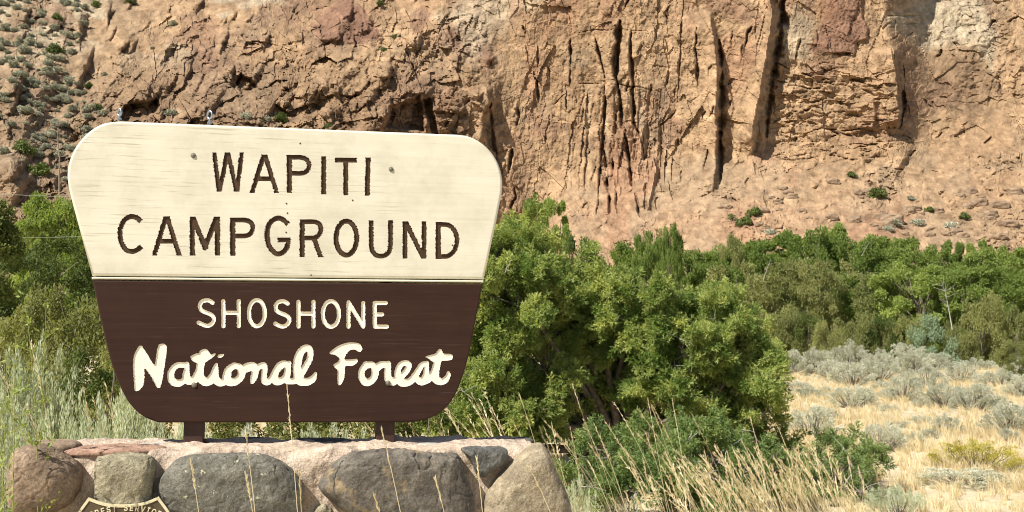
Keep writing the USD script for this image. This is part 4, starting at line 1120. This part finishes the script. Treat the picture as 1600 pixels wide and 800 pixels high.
A1 = (320, 225, 5.714)
A2 = (170, 325, 5.714)
A3 = (440, 325, 5.333)
A4 = (0, 0, 1.0)
w1 = 43
dark = [
    (strokes([[(82, 60), (127, 440)], [(127, 440), (204, 60)], [(204, 60), (286, 440)], [(286, 440), (331, 60)]], 41, (74, 426)), A1),
    (strokes([[(531, 80), (415, 460)], [(531, 80), (649, 460)], [(458, 310), (604, 310)]], w1, (94, 437), 'flat'), A1),
    (unary_union([strokes([[(755, 97), (755, 437)]], 48, None, 'flat'), LineString(sm([(745, 120), (800, 119), (868, 121), (915, 145), (932, 192), (912, 240), (865, 261), (800, 262), (745, 262)])).buffer(w1 / 2, cap_style='flat')]), A1),
    (strokes([[(1061, 109), (1061, 449)]], 46, None, 'flat'), A1),
    (strokes([[(1161, 143), (1359, 145)], [(1259, 150), (1258, 457)]], 44, None, 'flat'), A1),
    (strokes([[(1458, 121), (1450, 462)]], 46, None, 'flat'), A1),
    (LineString(sm([(288, 122), (250, 87), (195, 77), (145, 103), (109, 165), (101, 235), (114, 310), (150, 368), (200, 388), (245, 378), (293, 343)])).buffer(23, cap_style='flat'), A2),
    (strokes([[(515, 60), (398, 450)], [(515, 60), (637, 450)], [(440, 297), (595, 297)]], 44, (74, 425), 'flat'), A2),
    (strokes([[(746, 60), (746, 440)], [(970, 60), (970, 440)], [(746, 70), (860, 352)], [(970, 70), (858, 352)]], 48, (77, 425)), A2),
    (unary_union([strokes([[(1106, 86), (1106, 427)]], 50, None, 'flat'), LineString(sm([(1090, 108), (1150, 107), (1222, 109), (1268, 130), (1284, 175), (1268, 225), (1225, 247), (1150, 250), (1090, 250)])).buffer(22, cap_style='flat')]), A2),
    (unary_union([LineString(sm([(450.5, 350.5), (441, 342.5), (433, 341), (424, 346), (418.5, 356), (417.2, 368), (419.5, 381), (425, 391), (433, 396.5), (441, 395), (447.5, 388), (450, 379), (450.3, 373)])).buffer(4.1, cap_style='flat'), strokes([[(433.5, 375), (454, 374.8)]], 7.6, None, 'flat')]), A4),
    (unary_union([strokes([[(171, 95), (171, 409)]], 44, None, 'flat'), LineString(sm([(160, 115), (220, 114), (278, 116), (316, 136), (327, 172), (316, 215), (280, 246), (220, 250), (160, 250)])).buffer(20, cap_style='flat'), strokes([[(262, 235), (340, 440)]], 42, (95, 410), 'flat')]), A3),
    (ell(540, 251, 86, 141, 43), A3),
    (LineString(sm([(746, 103), (746, 220), (750, 330), (775, 383), (827, 401), (880, 382), (905, 330), (908, 220), (908, 101)])).buffer(20.5, cap_style='flat'), A3),
    (strokes([[(1028, 90), (1028, 440)], [(1187, 90), (1187, 440)], [(1028, 105), (1187, 425)]], 41, (110, 422)), A3),
    (unary_union([strokes([[(1305, 116), (1305, 425)]], 44, None, 'flat'), LineString(sm([(1290, 138), (1340, 137), (1395, 145), (1442, 190), (1462, 265), (1442, 350), (1390, 398), (1340, 404), (1290, 405)])).buffer(20, cap_style='flat')]), A3)]
B1, B2 = (300, 455, 10.0), (450, 455, 10.0)
wl = 66


def rs_(lines):
    return unary_union([LineString(l).buffer(wl / 2) for l in lines])


light = [
    (rs_([sm([(322, 182), (270, 148), (215, 142), (152, 166), (122, 225), (142, 290), (200, 325), (270, 352), (322, 388), (342, 435), (318, 500), (252, 540), (190, 530), (102, 490)])]), B1),
    (rs_([[(488, 155), (490, 545)], [(730, 155), (730, 545)], [(488, 337), (730, 337)]]), B1),
    (ell(1013, 342, 124, 204, wl), B1),
    (rs_([sm([(1495, 192), (1445, 162), (1400, 156), (1340, 177), (1308, 235), (1322, 300), (1378, 340), (1450, 367), (1502, 402), (1520, 445), (1500, 502), (1445, 546), (1380, 546), (1300, 506)])]), B1),
    (rs_([[(163, 165), (163, 550)], [(397, 165), (397, 550)], [(163, 350), (397, 350)]]), B2),
    (ell(670, 355, 126, 200, wl), B2),
    (rs_([[(945, 172), (945, 552)], [(1175, 185), (1175, 552)], [(945, 172), (1175, 552)]]), B2),
    (rs_([[(1355, 185), (1355, 552)], [(1355, 184), (1525, 184)], [(1355, 362), (1468, 362)], [(1355, 552), (1545, 554)]]), B2)]
S1, S2, S3, S4 = (200, 520, 8.0), (350, 520, 8.0), (500, 520, 8.0), (600, 520, 8.0)
N_ = poly([(165, 160), (190, 190), (255, 290), (325, 395), (345, 330), (360, 220), (385, 150), (430, 135), (470, 150), (485, 200), (470, 330), (445, 500), (430, 590), (405, 680), (380, 690), (355, 675), (290, 550), (210, 450), (205, 520), (195, 640), (150, 710), (115, 728), (80, 710), (70, 560), (62, 440), (70, 300), (95, 230), (130, 175)])
ati = unary_union([
    blob([(735, 395, 60), (690, 402, 72), (620, 405, 74), (558, 455, 80), (532, 540, 90), (565, 612, 96), (640, 628, 90), (700, 590, 70), (728, 500, 74), (738, 400, 56)]),
    blob([(738, 385, 50), (730, 480, 76), (735, 580, 110), (790, 598, 100), (850, 570, 100)]),
    blob([(840, 580, 100), (895, 460, 96), (915, 370, 100), (945, 260, 110)]),
    poly([(778, 300), (800, 280), (850, 258), (885, 250), (905, 218), (958, 200), (1000, 220), (1030, 265), (1060, 264), (1092, 258), (1082, 288), (1030, 330), (970, 365), (900, 385), (845, 372), (800, 345)]),
    blob([(905, 400, 100), (896, 480, 104), (905, 560, 110), (965, 612, 110), (1030, 595, 110)]),
    blob([(1020, 600, 110), (1058, 530, 80), (1090, 440, 66), (1105, 395, 40)]), blob([(1106, 400, 36), (1100, 470, 62), (1098, 540, 80), (1115, 605, 100), (1170, 622, 96), (1225, 590, 90), (1250, 520, 90)])])
dot = poly([(1118, 288), (1140, 270), (1195, 264), (1196, 284), (1160, 312), (1122, 310)])
onal = unary_union([
    blob([(130, 410, 80), (60, 455, 90), (32, 530, 100), (50, 600, 116), (130, 612, 100), (200, 560, 96), (225, 480, 96), (190, 425, 80), (120, 412, 80)]),
    blob([(215, 470, 100), (300, 430, 116), (365, 420, 104), (388, 480, 95), (372, 560, 84), (352, 612, 58)]),
    blob([(385, 480, 90), (430, 430, 80), (490, 400, 70), (508, 440, 72), (500, 520, 74), (502, 598, 84), (545, 610, 90), (590, 575, 76), (640, 480, 76)]),
    blob([(790, 385, 66), (730, 395, 96), (670, 445, 96), (632, 530, 90), (645, 602, 100), (720, 595, 90), (770, 535, 66), (795, 440, 70), (815, 375, 52)]),
    blob([(812, 385, 52), (796, 480, 76), (780, 580, 100), (830, 606, 76), (895, 596, 90)]),
    blob([(915, 590, 90), (908, 490, 96), (915, 380, 108), (945, 265, 100), (1000, 200, 92), (1055, 195, 86), (1078, 250, 80), (1068, 330, 80), (1020, 420, 84), (960, 520, 90), (925, 590, 96)]),
    blob([(915, 570, 100), (960, 605, 110), (1040, 612, 98), (1105, 580, 88), (1138, 525, 52), (1143, 508, 40)])])
F_ = poly([(120, 250), (150, 215), (230, 160), (330, 125), (420, 120), (490, 135), (525, 180), (528, 215), (500, 240), (470, 230), (440, 213), (400, 211), (360, 230), (325, 280), (306, 328), (380, 331), (450, 325), (475, 345), (462, 376), (400, 415), (320, 418), (312, 500), (300, 570), (275, 630), (245, 655), (222, 640), (218, 560), (218, 470), (190, 440), (165, 410), (180, 385), (218, 362), (240, 325), (215, 295), (170, 272), (135, 268)])
or_ = unary_union([
    blob([(575, 400, 90), (525, 470, 82), (520, 550, 86), (560, 612, 96), (620, 612, 94), (675, 555, 90), (688, 470, 92), (650, 400, 80), (590, 405, 84)]),
    blob([(690, 460, 90), (755, 405, 96), (840, 390, 70), (856, 386, 66)]), blob([(852, 386, 72), (846, 480, 88), (850, 570, 96), (892, 612, 92), (945, 585, 80)])])
est = unary_union([
    blob([(60, 570, 90), (105, 615, 92), (150, 590, 90), (230, 532, 76), (292, 460, 76), (310, 400, 72), (265, 376, 72), (205, 405, 76), (172, 470, 78), (176, 545, 90), (215, 612, 110), (285, 622, 96), (345, 590, 90), (395, 520, 80)]),
    blob([(375, 570, 84), (428, 470, 80), (478, 398, 68), (538, 372, 44)]), blob([(545, 374, 40), (530, 450, 66), (522, 530, 76), (480, 606, 100), (430, 592, 90)]),
    blob([(485, 612, 90), (560, 575, 90), (618, 500, 84), (655, 400, 90), (688, 290, 100), (695, 236, 60)]),
    poly([(522, 300), (560, 280), (640, 258), (690, 203), (722, 215), (745, 258), (830, 264), (862, 290), (852, 330), (810, 346), (720, 352), (620, 365), (560, 325)]),
    blob([(660, 400, 90), (640, 500, 100), (645, 570, 110), (705, 612, 86), (765, 590, 82), (805, 530, 58), (803, 500, 44)])])
script = [(to_board(N_, *S1), 'letter'), (unary_union([to_board(ati, *S1), to_board(onal, *S2)]), 'script_lettering'), (to_board(dot, *S1), 'letter_dot'),
          (to_board(F_, *S3), 'letter'), (unary_union([to_board(or_, *S3), to_board(est, *S4)]), 'script_lettering')]


def chip(g, seed, amp=.0011):
    """the router left slightly ragged edges."""
    def ring(c):
        c = np.array(LineString(c).segmentize(.0035).coords)[:-1]
        r = np.random.default_rng(seed)
        t = np.roll(c, -1, 0) - np.roll(c, 1, 0); n_ = unit(np.stack([t[:, 1], -t[:, 0]], 1))
        vert = np.abs(n_[:, 0:1])                        # grain runs along, so only cross-grain edges splinter
        k = r.normal(size=(len(c), 1)) * amp * (.25 + vert) + (r.uniform(size=(len(c), 1)) < .05) * amp * 3.2 * vert
        return c + n_ * k
    out = []
    for q in getattr(g, 'geoms', [g]):
        out.append(Polygon(ring(q.exterior.coords), [ring(i.coords) for i in q.interiors]).buffer(0))
    return unary_union(out)


dark_g = [chip(to_board(g, *a), 30 + i) for i, (g, a) in enumerate(dark)]
light_g = [chip(to_board(g, *a), 60 + i, .0006) for i, (g, a) in enumerate(light)]
script_g = [(chip(g, 80 + i, .0006), nm) for i, (g, nm) in enumerate(script)]


def wood_paint(name, col, col2, streak, rough, sstrength, lo=.60, hi=.72, spec=.3):
    return look(name, {
        'g': ('geometry', {}), 'vr': ('vector_rotate', {'rotate_type': 'z_axis', 'angle': -YAW}),
        'mp': ('mapping', {'scale': (1.6, 1.0, 60.0)}), 'n': ('noise_texture', {'scale': 1.0, 'detail': 6.0, 'roughness': .65, 'distortion': .3}),
        'mp2': ('mapping', {'scale': (4.0, 1.0, 150.0)}), 'n2': ('noise_texture', {'scale': 1.0, 'detail': 4.0, 'roughness': .6}),
        'n3': ('noise_texture', {'scale': 2.2, 'detail': 4.0}),
        'r': ('rgb_ramp', {'ramp': [(.3, col2), (.7, col)]}), 'r2': ('rgb_ramp', {'ramp': [(lo, (0, 0, 0)), (hi, (1, 1, 1))]}),
        'r3': ('rgb_ramp', {'ramp': [(.42, (0, 0, 0)), (.62, (1, 1, 1))]}),
        'mm': ('math', {'math_type': 'multiply'}), 'ms': ('math', {'math_type': 'multiply', 'value2': sstrength}),
        'n5': ('noise_texture', {'scale': 5.0, 'detail': 7.0, 'roughness': .7}), 'r5': ('rgb_ramp', {'ramp': [(.3, (.80, .79, .76)), (.55, (1, 1, 1)), (.75, (1.06, 1.06, 1.06))]}), 'm5': ('mix', {'mix_type': 'multiply', 'fac': .8}),
        'm': ('mix', {'color2': streak}), 'p': ('principled_bsdf', {'roughness': rough, 'specular_ior_level': spec}),
        'b': ('bump', {'strength': .25, 'distance': .002})},
        [('g.position', 'vr.vector'), ('vr.vector', 'mp.vector'), ('mp.vector', 'n.vector'), ('vr.vector', 'mp2.vector'), ('mp2.vector', 'n2.vector'), ('g.position', 'n3.vector'), ('g.position', 'n5.vector'), ('n5.fac', 'r5.fac'), ('r5.color', 'm5.color2'),
         ('n.fac', 'r.fac'), ('n2.fac', 'r2.fac'), ('n3.fac', 'r3.fac'), ('r2.color', 'mm.value1'), ('r3.color', 'mm.value2'), ('mm.value', 'ms.value1'), ('ms.value', 'm.fac'),
         ('r.color', 'm.color1'), ('m.color', 'm5.color1'), ('m5.color', 'p.base_color'), ('n.fac', 'b.height'), ('b.normal', 'p.normal')])


CREAM = wood_paint('cream_paint', (.70, .665, .545), (.645, .61, .49), (.28, .24, .17), .55, .85, .58, .70)
BROWN = wood_paint('brown_paint', (.046, .0222, .0156), (.032, .0155, .0112), (.12, .08, .065), .62, .4, spec=.12)
LETTER_BROWN = rough_look('letter_brown', (.046, .023, .0095), (.078, .040, .016), 60, .7, .3, .002)
LETTER_CREAM = rough_look('letter_cream', (.84, .77, .62), (.90, .84, .71), 40, .6, .2, .002)
POST_BROWN = rough_look('post_brown', (.042, .021, .016), (.062, .032, .024), 9, .55, .2, .003)
METAL = look('zinc_metal', {'p': ('principled_bsdf', {'metallic': .85, 'base_color': (.36, .42, .45), 'roughness': .35})}, [])
BOLT = rough_look('bolt_steel', (.10, .09, .06), (.22, .2, .15), 300, .5, .2, .001, spec=.6)

sign_base = SC + np.array([0, 0, -.47])
sign = UsdGeom.Xform.Define(stage, '/World/campground_sign').GetPrim()
_used[('/World', 'campground_sign')] = 1
tag(sign, 'cream over brown wooden campground sign with routed lettering on two brown posts', 'sign')
DEEP = .0055
DEEP_LIGHT, DEEP_SCRIPT = .0045, .0032


def routed(panel, gs, depths):
    cut = m3.Manifold()
    for g, dp in zip(gs, depths):
        cut = cut + extrude(g, -dp - .001, .02)
    return panel - cut


up_s = routed(solid(loft(up_pg, LAY)), dark_g, [DEEP] * len(dark_g))
lo_s = routed(solid(loft(lo_pg, BACK + [(0, -T + .004), (0, -.010), (.0025, -.003), (.006, -.0005), (.009, 0)])), light_g + [g for g, _ in script_g], [DEEP_LIGHT] * len(light_g) + [DEEP_SCRIPT] * len(script_g))


def put(name, man, mat, smooth=25):
    v, f = arr(man)
    return obj(name, trimesh.Trimesh(board(v), f, process=False), mat, sign, smooth)


put('cream_panel', up_s, CREAM)
put('brown_panel', lo_s, BROWN)
mid_a, mid_b = onto(143.2, 434.4), onto(755.6, 439.8)
ad = unit(mid_b - mid_a); an = np.array([-ad[1], ad[0]])
strip = np.array([mid_a - an * .0045 , mid_b - an * .0045, mid_b + an * .0045, mid_a + an * .0045])
put('divider_strip', solid(loft(ccw(strip), [(0, -T + .002), (0, -.004), (.001, -.0015), (.003, .0005)])), CREAM)


def letter(name, g, mat, wall=.0012, dp=DEEP):
    """the painted groove: floor and walls, just inside the cut."""
    outer = g.buffer(-.0002)
    shell = extrude(outer, -dp - .0008, -.0008) - extrude(g.buffer(-wall), -dp, .01)
    put(name, shell, mat, False)


for g in dark_g: letter('letter', g, LETTER_BROWN)
for g in light_g: letter('letter', g, LETTER_CREAM, .0016, DEEP_LIGHT)
for g, nm in script_g: letter(nm, g, LETTER_CREAM, .0016, DEEP_SCRIPT)


def bolt(px, py):
    c = onto(px, py)
    m = trimesh.creation.icosphere(3, .0082); m.vertices[:, 2] *= .45
    w = trimesh.creation.cylinder(.0105, .003, sections=20)
    v, f = cat([(m.vertices + [*c, .003], m.faces), (w.vertices + [*c, .0012], w.faces)])
    obj('bolt_head', (board(v), f), BOLT, sign, 30)


for b in [(302, 243), (611, 264.5), (303.5, 601.5), (606.5, 598.5)]: bolt(*b)
for px, py in [(447.5, 318), (449, 333), (447, 363), (469, 224), (551, 313), (707, 383), (486, 430)]:
    c = onto(px, py); m = trimesh.creation.icosphere(2, .0035)
    obj('nail_head', (board(m.vertices * [1, 1, .35] + [*c, .0006]), m.faces), LETTER_BROWN, sign, True)
# eye bolts on the top edge
for px, py, tp in [(186.5, 187, 170), (327.5, 193, 173)]:
    c = onto(px, py, -.035); hgt = onto(px, tp, -.035)[1] - c[1]
    r_ = hgt * .30
    a = np.linspace(0, 2 * np.pi, 25)
    ring = np.stack([r_ * .75 * np.cos(a) * .8, r_ * np.sin(a), .45 * r_ * np.cos(a)], 1) + [c[0], c[1] + hgt - r_ * 1.1, -.035]
    v1 = tube(ring, .0042, 8, False)
    sh = tube(np.array([[c[0], c[1] - .03, -.035], [c[0], c[1] + hgt - 2 * r_, -.035]]), .0042, 8)
    nut = trimesh.creation.cylinder(.010, .006, sections=6); nut.apply_transform(trimesh.transformations.rotation_matrix(np.pi / 2, [1, 0, 0]))
    v, f = cat([v1, sh, (nut.vertices + [c[0], c[1] + .004, -.035], nut.faces)])
    obj('eye_bolt', (board(v), f), METAL, sign, 40)

WALL_D = .20          # the wall's face stands this far in front of the board's face
def rbox(lo, hi, r=.006):
    lo, hi = np.asarray(lo, float), np.asarray(hi, float)
    s = m3.Manifold.sphere(r, 12)
    return m3.Manifold.batch_hull([s.translate([x, y, z]) for x in (lo[0] + r, hi[0] - r) for y in (lo[1] + r, hi[1] - r) for z in (lo[2] + r, hi[2] - r)])


zb = onto(440, 700, 0)[1] - .06
for k, (pl, pr) in enumerate([(286.5, 317.5), (587.5, 617)]):
    a, b = onto(pl, 680, -.03)[0], onto(pr, 680, -.03)[0]
    put('post', rbox([a, zb - .05, -.105], [b, onto(300, 640)[1] + .0, -.028]), POST_BROWN, 30)
    # strap behind the board that carries it
    put('back_strap', rbox([a + .012, onto(300, 640)[1] - .02, -T - .055], [b - .012, onto(300, 215)[1], -T - .002]), POST_BROWN, 30)
pb = onto(303, 710, .0)
put('base_plate', rbox([onto(272, 709, 0)[0], pb[1] - .004, -.12], [onto(331, 709, 0)[0], pb[1] + .008, .012], .003), POST_BROWN, 30)
nb = onto(320, 690, -.06)
put('side_bolt', rbox([nb[0] - .006, nb[1] - .012, -.075], [nb[0] + .010, nb[1] + .010, -.05], .004), POST_BROWN, 30)

# ------------------------------------------------------------------ stone wall
MORTAR = rough_look('pink_mortar', (.36, .275, .205), (.60, .49, .385), 14, .95, 1.0, .03, 11, grain=.8)
wall = UsdGeom.Xform.Define(stage, '/World/stone_wall').GetPrim()
_used[('/World', 'stone_wall')] = 1
tag(wall, 'low wall of rounded field stones set in pinkish mortar under the sign', 'wall')
zt_l, zt_r = onto(60, 708, WALL_D)[1], onto(800, 702, WALL_D)[1]
s_l, s_r = onto(24, 740, WALL_D)[0], onto(846, 700, WALL_D)[0]
ns, prof = 300, []
DB = -.24
g_ = -EYE - .05
for t_ in np.linspace(0, 1, 46) ** .55: prof.append(('f', t_))
for t_ in np.linspace(0, 1, 22)[1:]: prof.append(('t', t_))
for t_ in np.linspace(0, 1, 14)[1:]: prof.append(('b', t_))
Sg = np.linspace(0, 1, ns)
Vw = np.zeros((ns, len(prof), 3))
for j, (w_, t_) in enumerate(prof):
    for i, s in enumerate(Sg):
        ztop = zt_l + (zt_r - zt_l) * s
        if w_ == 'f': z, dd = g_ + (ztop - g_) * t_, WALL_D - .028 - .02 * max(0, (t_ - .93) / .07) ** 2
        elif w_ == 't': z, dd = ztop + .012 * math.sin(t_ * math.pi), (WALL_D - .048) + (DB - WALL_D + .048) * t_
        else: z, dd = ztop + (g_ - ztop) * t_, DB
        lo_s_, hi_s_ = s_l - .02 * (ztop - z), s_r + .24 * (ztop - z)
        Vw[i, j] = [lo_s_ + (hi_s_ - lo_s_) * s, z, dd]
nv = Vw.reshape(-1, 3)
dn = (meshkit.fbm(nv * 7, 4, 3) - .5)[:, None] * .055 + (meshkit.fbm(nv * 26, 3, 4) - .5)[:, None] * .020
dirs = np.zeros_like(Vw)
for j, (w_, t_) in enumerate(prof): dirs[:, j] = [0, 1, .0] if w_ == 't' else ([0, .3, 1] if w_ == 'f' else [0, 0, -1])
nv = nv + dirs.reshape(-1, 3) * dn
fw = grid_faces(ns, len(prof))
caps_v, caps_f = [nv], [fw]
for i, fl in ((0, False), (ns - 1, True)):
    idx = i * len(prof) + np.arange(len(prof)); c = nv[idx].mean(0); cid = sum(len(x) for x in caps_v)
    caps_v.append(c[None]); tri = np.stack([np.full(len(idx) - 1, cid), idx[:-1], idx[1:]], 1); caps_f.append(tri if fl else tri[:, ::-1])
obj('mortar_body', (board(np.vstack(caps_v)), np.vstack(caps_f)), MORTAR, wall, 50)


def stone_look(name, c1, c2, sc=14, lichen=None, bump=.8):
    return rough_look(name, c1, c2, sc, .9, 1.0, .022, 10, spots=lichen, grain=.9, ramp=[(.30, c1), (.5, tuple(np.array(c1) * .5 + np.array(c2) * .5)), (.62, c2), (.8, tuple(np.array(c2) * 1.25))])


LICH = (26, (.50, .50, .34), .64, .68)
ST = {'brown': stone_look('stone_brown', (.135, .095, .065), (.295, .215, .148), 10), 'tan': stone_look('stone_tan', (.17, .15, .10), (.34, .30, .205), 22), 'grey': stone_look('stone_grey', (.085, .08, .065), (.20, .19, .155), 16, LICH, 1.0),
      'dark': stone_look('stone_brown_grey', (.065, .056, .047), (.17, .15, .122), 14, (9, (.26, .20, .12), .58, .68), 1.0), 'wedge': stone_look('stone_dark', (.06, .06, .055), (.14, .135, .12), 14), 'warm': stone_look('stone_warm_tan', (.19, .155, .105), (.36, .30, .205), 16),
      'red': stone_look('stone_red', (.24, .14, .095), (.40, .26, .19), 9), 'pale': stone_look('stone_pale_grey', (.36, .33, .28), (.52, .48, .42), 12)}


def stone(outline, mat, bulge, seed, label=None, flat=.55, d0=WALL_D, rough=.05, fine=True, crackle=.05):
    q = np.array([onto(x, y, d0) for x, y in outline]); c = Polygon(q).centroid; c = np.array([c.x, c.y])
    q = (catmull(q, 6, True) - c) * 1.04
    ang, rad = np.arctan2(q[:, 1], q[:, 0]), np.hypot(q[:, 0], q[:, 1])
    o = np.argsort(ang); ang, rad = ang[o], rad[o]
    m = trimesh.creation.icosphere(6 if fine else 4)
    v = np.array(m.vertices)
    th = np.arctan2(v[:, 1], v[:, 0]); rho = np.hypot(v[:, 0], v[:, 1])
    r = np.interp(th, np.r_[ang - 2 * np.pi, ang, ang + 2 * np.pi], np.r_[rad, rad, rad])
    fr = rho ** flat
    P = np.stack([np.cos(th) * r * fr, np.sin(th) * r * fr, np.sign(v[:, 2]) * np.abs(v[:, 2]) ** .8 * bulge], 1)
    sz = rad.mean()
    nn = meshkit.fbm(P / sz * 1.6 + seed * 7.3, 4, seed) - .5
    n2 = meshkit.fbm(P / .03 + seed, 3, seed + 1) - .5
    ridge = np.abs(meshkit.fbm(P / .07 + seed * 3, 3, seed + 2) - .5)
    n3 = meshkit.fbm(P / .012 + seed, 3, seed + 5) - .5
    pit = np.clip(meshkit.noise(P / .018 + seed * 2, seed + 6) - .78, 0, 1) + np.clip(meshkit.noise(P / .035 + seed * 4, seed + 7) - .76, 0, 1)
    P = P + unit(P) * (n3 * .004 - pit * .022)[:, None]
    P = P + unit(P) * (nn * sz * rough * 4 + n2 * .006 - np.clip(.05 - ridge, 0, 1) * crackle)[:, None]
    P = np.hstack([P[:, :2] + c, P[:, 2:] + d0])
    s = obj('stone', (board(P), m.faces), mat, wall, True)
    if label: tag(s, label)
    return s


stone([(20, 722), (30, 702), (66, 697), (100, 712), (124, 730), (122, 762), (105, 788), (70, 800), (32, 798), (17, 770)], ST['brown'], .13, 1, 'brown rounded stone at the left end of the wall', .6, rough=.015)
stone([(152, 724), (165, 714), (200, 710), (236, 716), (241, 740), (237, 772), (230, 812), (170, 820), (153, 792)], ST['tan'], .075, 2, 'square tan stone above the badge', .42, rough=.02)
stone([(252, 762), (264, 735), (290, 714), (340, 708), (400, 709), (440, 722), (465, 750), (470, 776), (455, 803), (400, 822), (320, 822), (275, 803)], ST['grey'], .085, 3, 'large grey stone with lichen spots', .5, rough=.03, crackle=.10)
stone([(505, 761), (520, 735), (545, 714), (580, 707), (690, 709), (716, 717), (734, 765), (738, 792), (715, 822), (620, 828), (560, 804), (530, 786)], ST['dark'], .09, 4, 'large cracked brown grey stone', .42, rough=.035, crackle=.16)
stone([(722, 701), (760, 699), (789, 701), (786, 722), (766, 735), (757, 745), (746, 740), (736, 718)], ST['wedge'], .05, 5, 'small dark wedge shaped stone', .5)
stone([(760, 784), (775, 752), (802, 724), (832, 697), (850, 700), (868, 742), (888, 790), (886, 822), (800, 828), (762, 808)], ST['warm'], .10, 6, 'warm tan stone at the right end of the wall', .5, rough=.03)
stone([(488, 806), (497, 792), (508, 788), (520, 800), (512, 822), (494, 824)], ST['tan'], .04, 7, None, .5)
lowers = [(40, 850, 46, 40), (130, 880, 40, 44), (330, 870, 70, 42), (450, 870, 42, 44), (555, 880, 50, 50), (690, 880, 70, 46), (820, 880, 62, 48), (60, 950, 60, 44), (190, 1000, 70, 44), (340, 970, 70, 48), (480, 970, 60, 46), (620, 985, 70, 48), (760, 980, 60, 46), (890, 970, 60, 50), (100, 1050, 60, 44), (260, 1070, 70, 44), (420, 1070, 70, 44), (570, 1080, 70, 44), (720, 1080, 70, 44), (880, 1070, 70, 44)]
for i, (px, py, a_, b_) in enumerate(lowers):
    r_ = np.random.default_rng(900 + i); an_ = np.linspace(0, 2 * np.pi, 9)[:-1]
    stone([(px + a_ * math.cos(x) * r_.uniform(.8, 1.1), py + b_ * math.sin(x) * r_.uniform(.8, 1.1)) for x in an_], list(ST.values())[i % 8], .08, 20 + i, fine=False)


def top_stone(px, py, d, w, dep, h, mat, seed, label=None):
    c = onto(px, py, d)
    m = trimesh.creation.icosphere(4); v = np.array(m.vertices)
    v = np.sign(v) * np.abs(v) ** [.75, .8, .75]
    v = v * [w, h, dep]
    v = v + unit(v) * (meshkit.fbm(v * 12 + seed, 3, seed) - .5)[:, None] * .03
    s = obj('stone', (board(v + [c[0], c[1], d]), m.faces), mat, wall, True)
    if label: tag(s, label)


top_stone(180, 704, .08, .19, .11, .022, ST['red'], 41, 'flat reddish stone on the top of the wall at left')
top_stone(250, 697, -.10, .14, .09, .022, ST['pale'], 42)
top_stone(85, 700, .02, .10, .12, .03, ST['brown'], 43)
top_stone(380, 694, -.17, .16, .07, .026, ST['wedge'], 44)
top_stone(500, 694, -.17, .15, .07, .028, ST['wedge'], 45)
top_stone(560, 700, -.05, .10, .08, .014, ST['pale'], 46)
top_stone(650, 698, -.02, .13, .07, .016, ST['pale'], 47)
top_stone(690, 693, -.17, .17, .07, .022, ST['wedge'], 48)
top_stone(815, 690, -.16, .06, .06, .022, ST['wedge'], 49)
top_stone(775, 694, -.10, .08, .08, .016, ST['pale'], 50)
top_stone(420, 703, .06, .20, .08, .014, MORTAR, 51)

# ------------------------------------------------------------------ the badge on the wall
PD = WALL_D + .085
badge = UsdGeom.Xform.Define(stage, '/World/shield_badge').GetPrim()
tag(badge, 'dark brown shield badge with cream border and lettering on the stone wall', 'badge')
pts = [(138, 777.5), (165, 786.5), (195, 788.5), (225, 785), (248, 776)]
top_c = [tuple(onto(x, y, PD)) for x, y in catmull(pts, 6)]
rest = [tuple(onto(x, y, PD)) for x, y in [(268, 806), (272, 838), (262, 880), (238, 918), (195, 948), (152, 920), (128, 884), (116, 840), (118, 808)]]
shield = Polygon(top_c + [tuple(p) for p in catmull([top_c[-1]] + rest[:4], 5)[1:]] + [tuple(p) for p in catmull(rest[4:] + [top_c[0]], 5)[:-1]]).buffer(0)


def plate(g, d0, d1):
    v, f = arr(extrude(g, d0, d1)); v[:, 2] += PD
    return board(v), f


BADGE_BROWN = rough_look('badge_brown', (.075, .055, .032), (.115, .085, .05), 30, .5, .2, .002)
BADGE_CREAM = rough_look('badge_cream', (.62, .55, .35), (.72, .65, .44), 40, .5, .1, .001)
obj('plate', plate(shield.buffer(-.0085), -.006, .001), BADGE_BROWN, badge)
obj('border', plate(shield.difference(shield.buffer(-.0095)), -.007, .004), BADGE_CREAM, badge)
mid_ = onto(193, 793, PD); txt = 'FOREST SERVICE'; Rr = .30; hgt = .021
arc_c = mid_ + np.array([0, -Rr - .011]); step = .0198 / Rr
for i, ch in enumerate(txt):
    if ch == ' ': continue
    an_ = -(i - 6.55) * step
    tm = meshkit.text_mesh(ch, hgt, .004, True); v = np.array(tm.vertices); b0, b1 = v[:, 0].min(), v[:, 0].max()
    v[:, 0] = (v[:, 0] - (b0 + b1) / 2) * .82
    v[:, 1] += Rr
    x_ = v[:, 0] * math.cos(an_) - v[:, 1] * math.sin(an_); y_ = v[:, 0] * math.sin(an_) + v[:, 1] * math.cos(an_)
    obj('letter', (board(np.stack([x_ + arc_c[0], y_ + arc_c[1], v[:, 2] + PD + .0012], 1)), tm.faces), BADGE_CREAM, badge)

# ------------------------------------------------------------------ wires at the left
WIRE = look('pale_wire', {'p': ('principled_bsdf', {'base_color': (.40, .40, .36), 'roughness': .5})}, [])
for (x0, y0), (x1, y1), dpt, lab in [((-90, 300), (330, 312), 30, 'upper pale overhead wire left of the sign'), ((-90, 374), (330, 362), 30, 'lower pale overhead wire left of the sign')]:
    a, b = at(x0, y0, dpt), at(x1, y1, dpt + 4)
    tt = np.linspace(-.6, 1.6, 30)[:, None]
    p = a + (b - a) * tt; p[:, 2] += (.25 * (tt[:, 0] - .5) ** 2 - .04)
    tag(obj('overhead_wire', tube(p, .006, 5), WIRE, None, True), lab, 'wire')
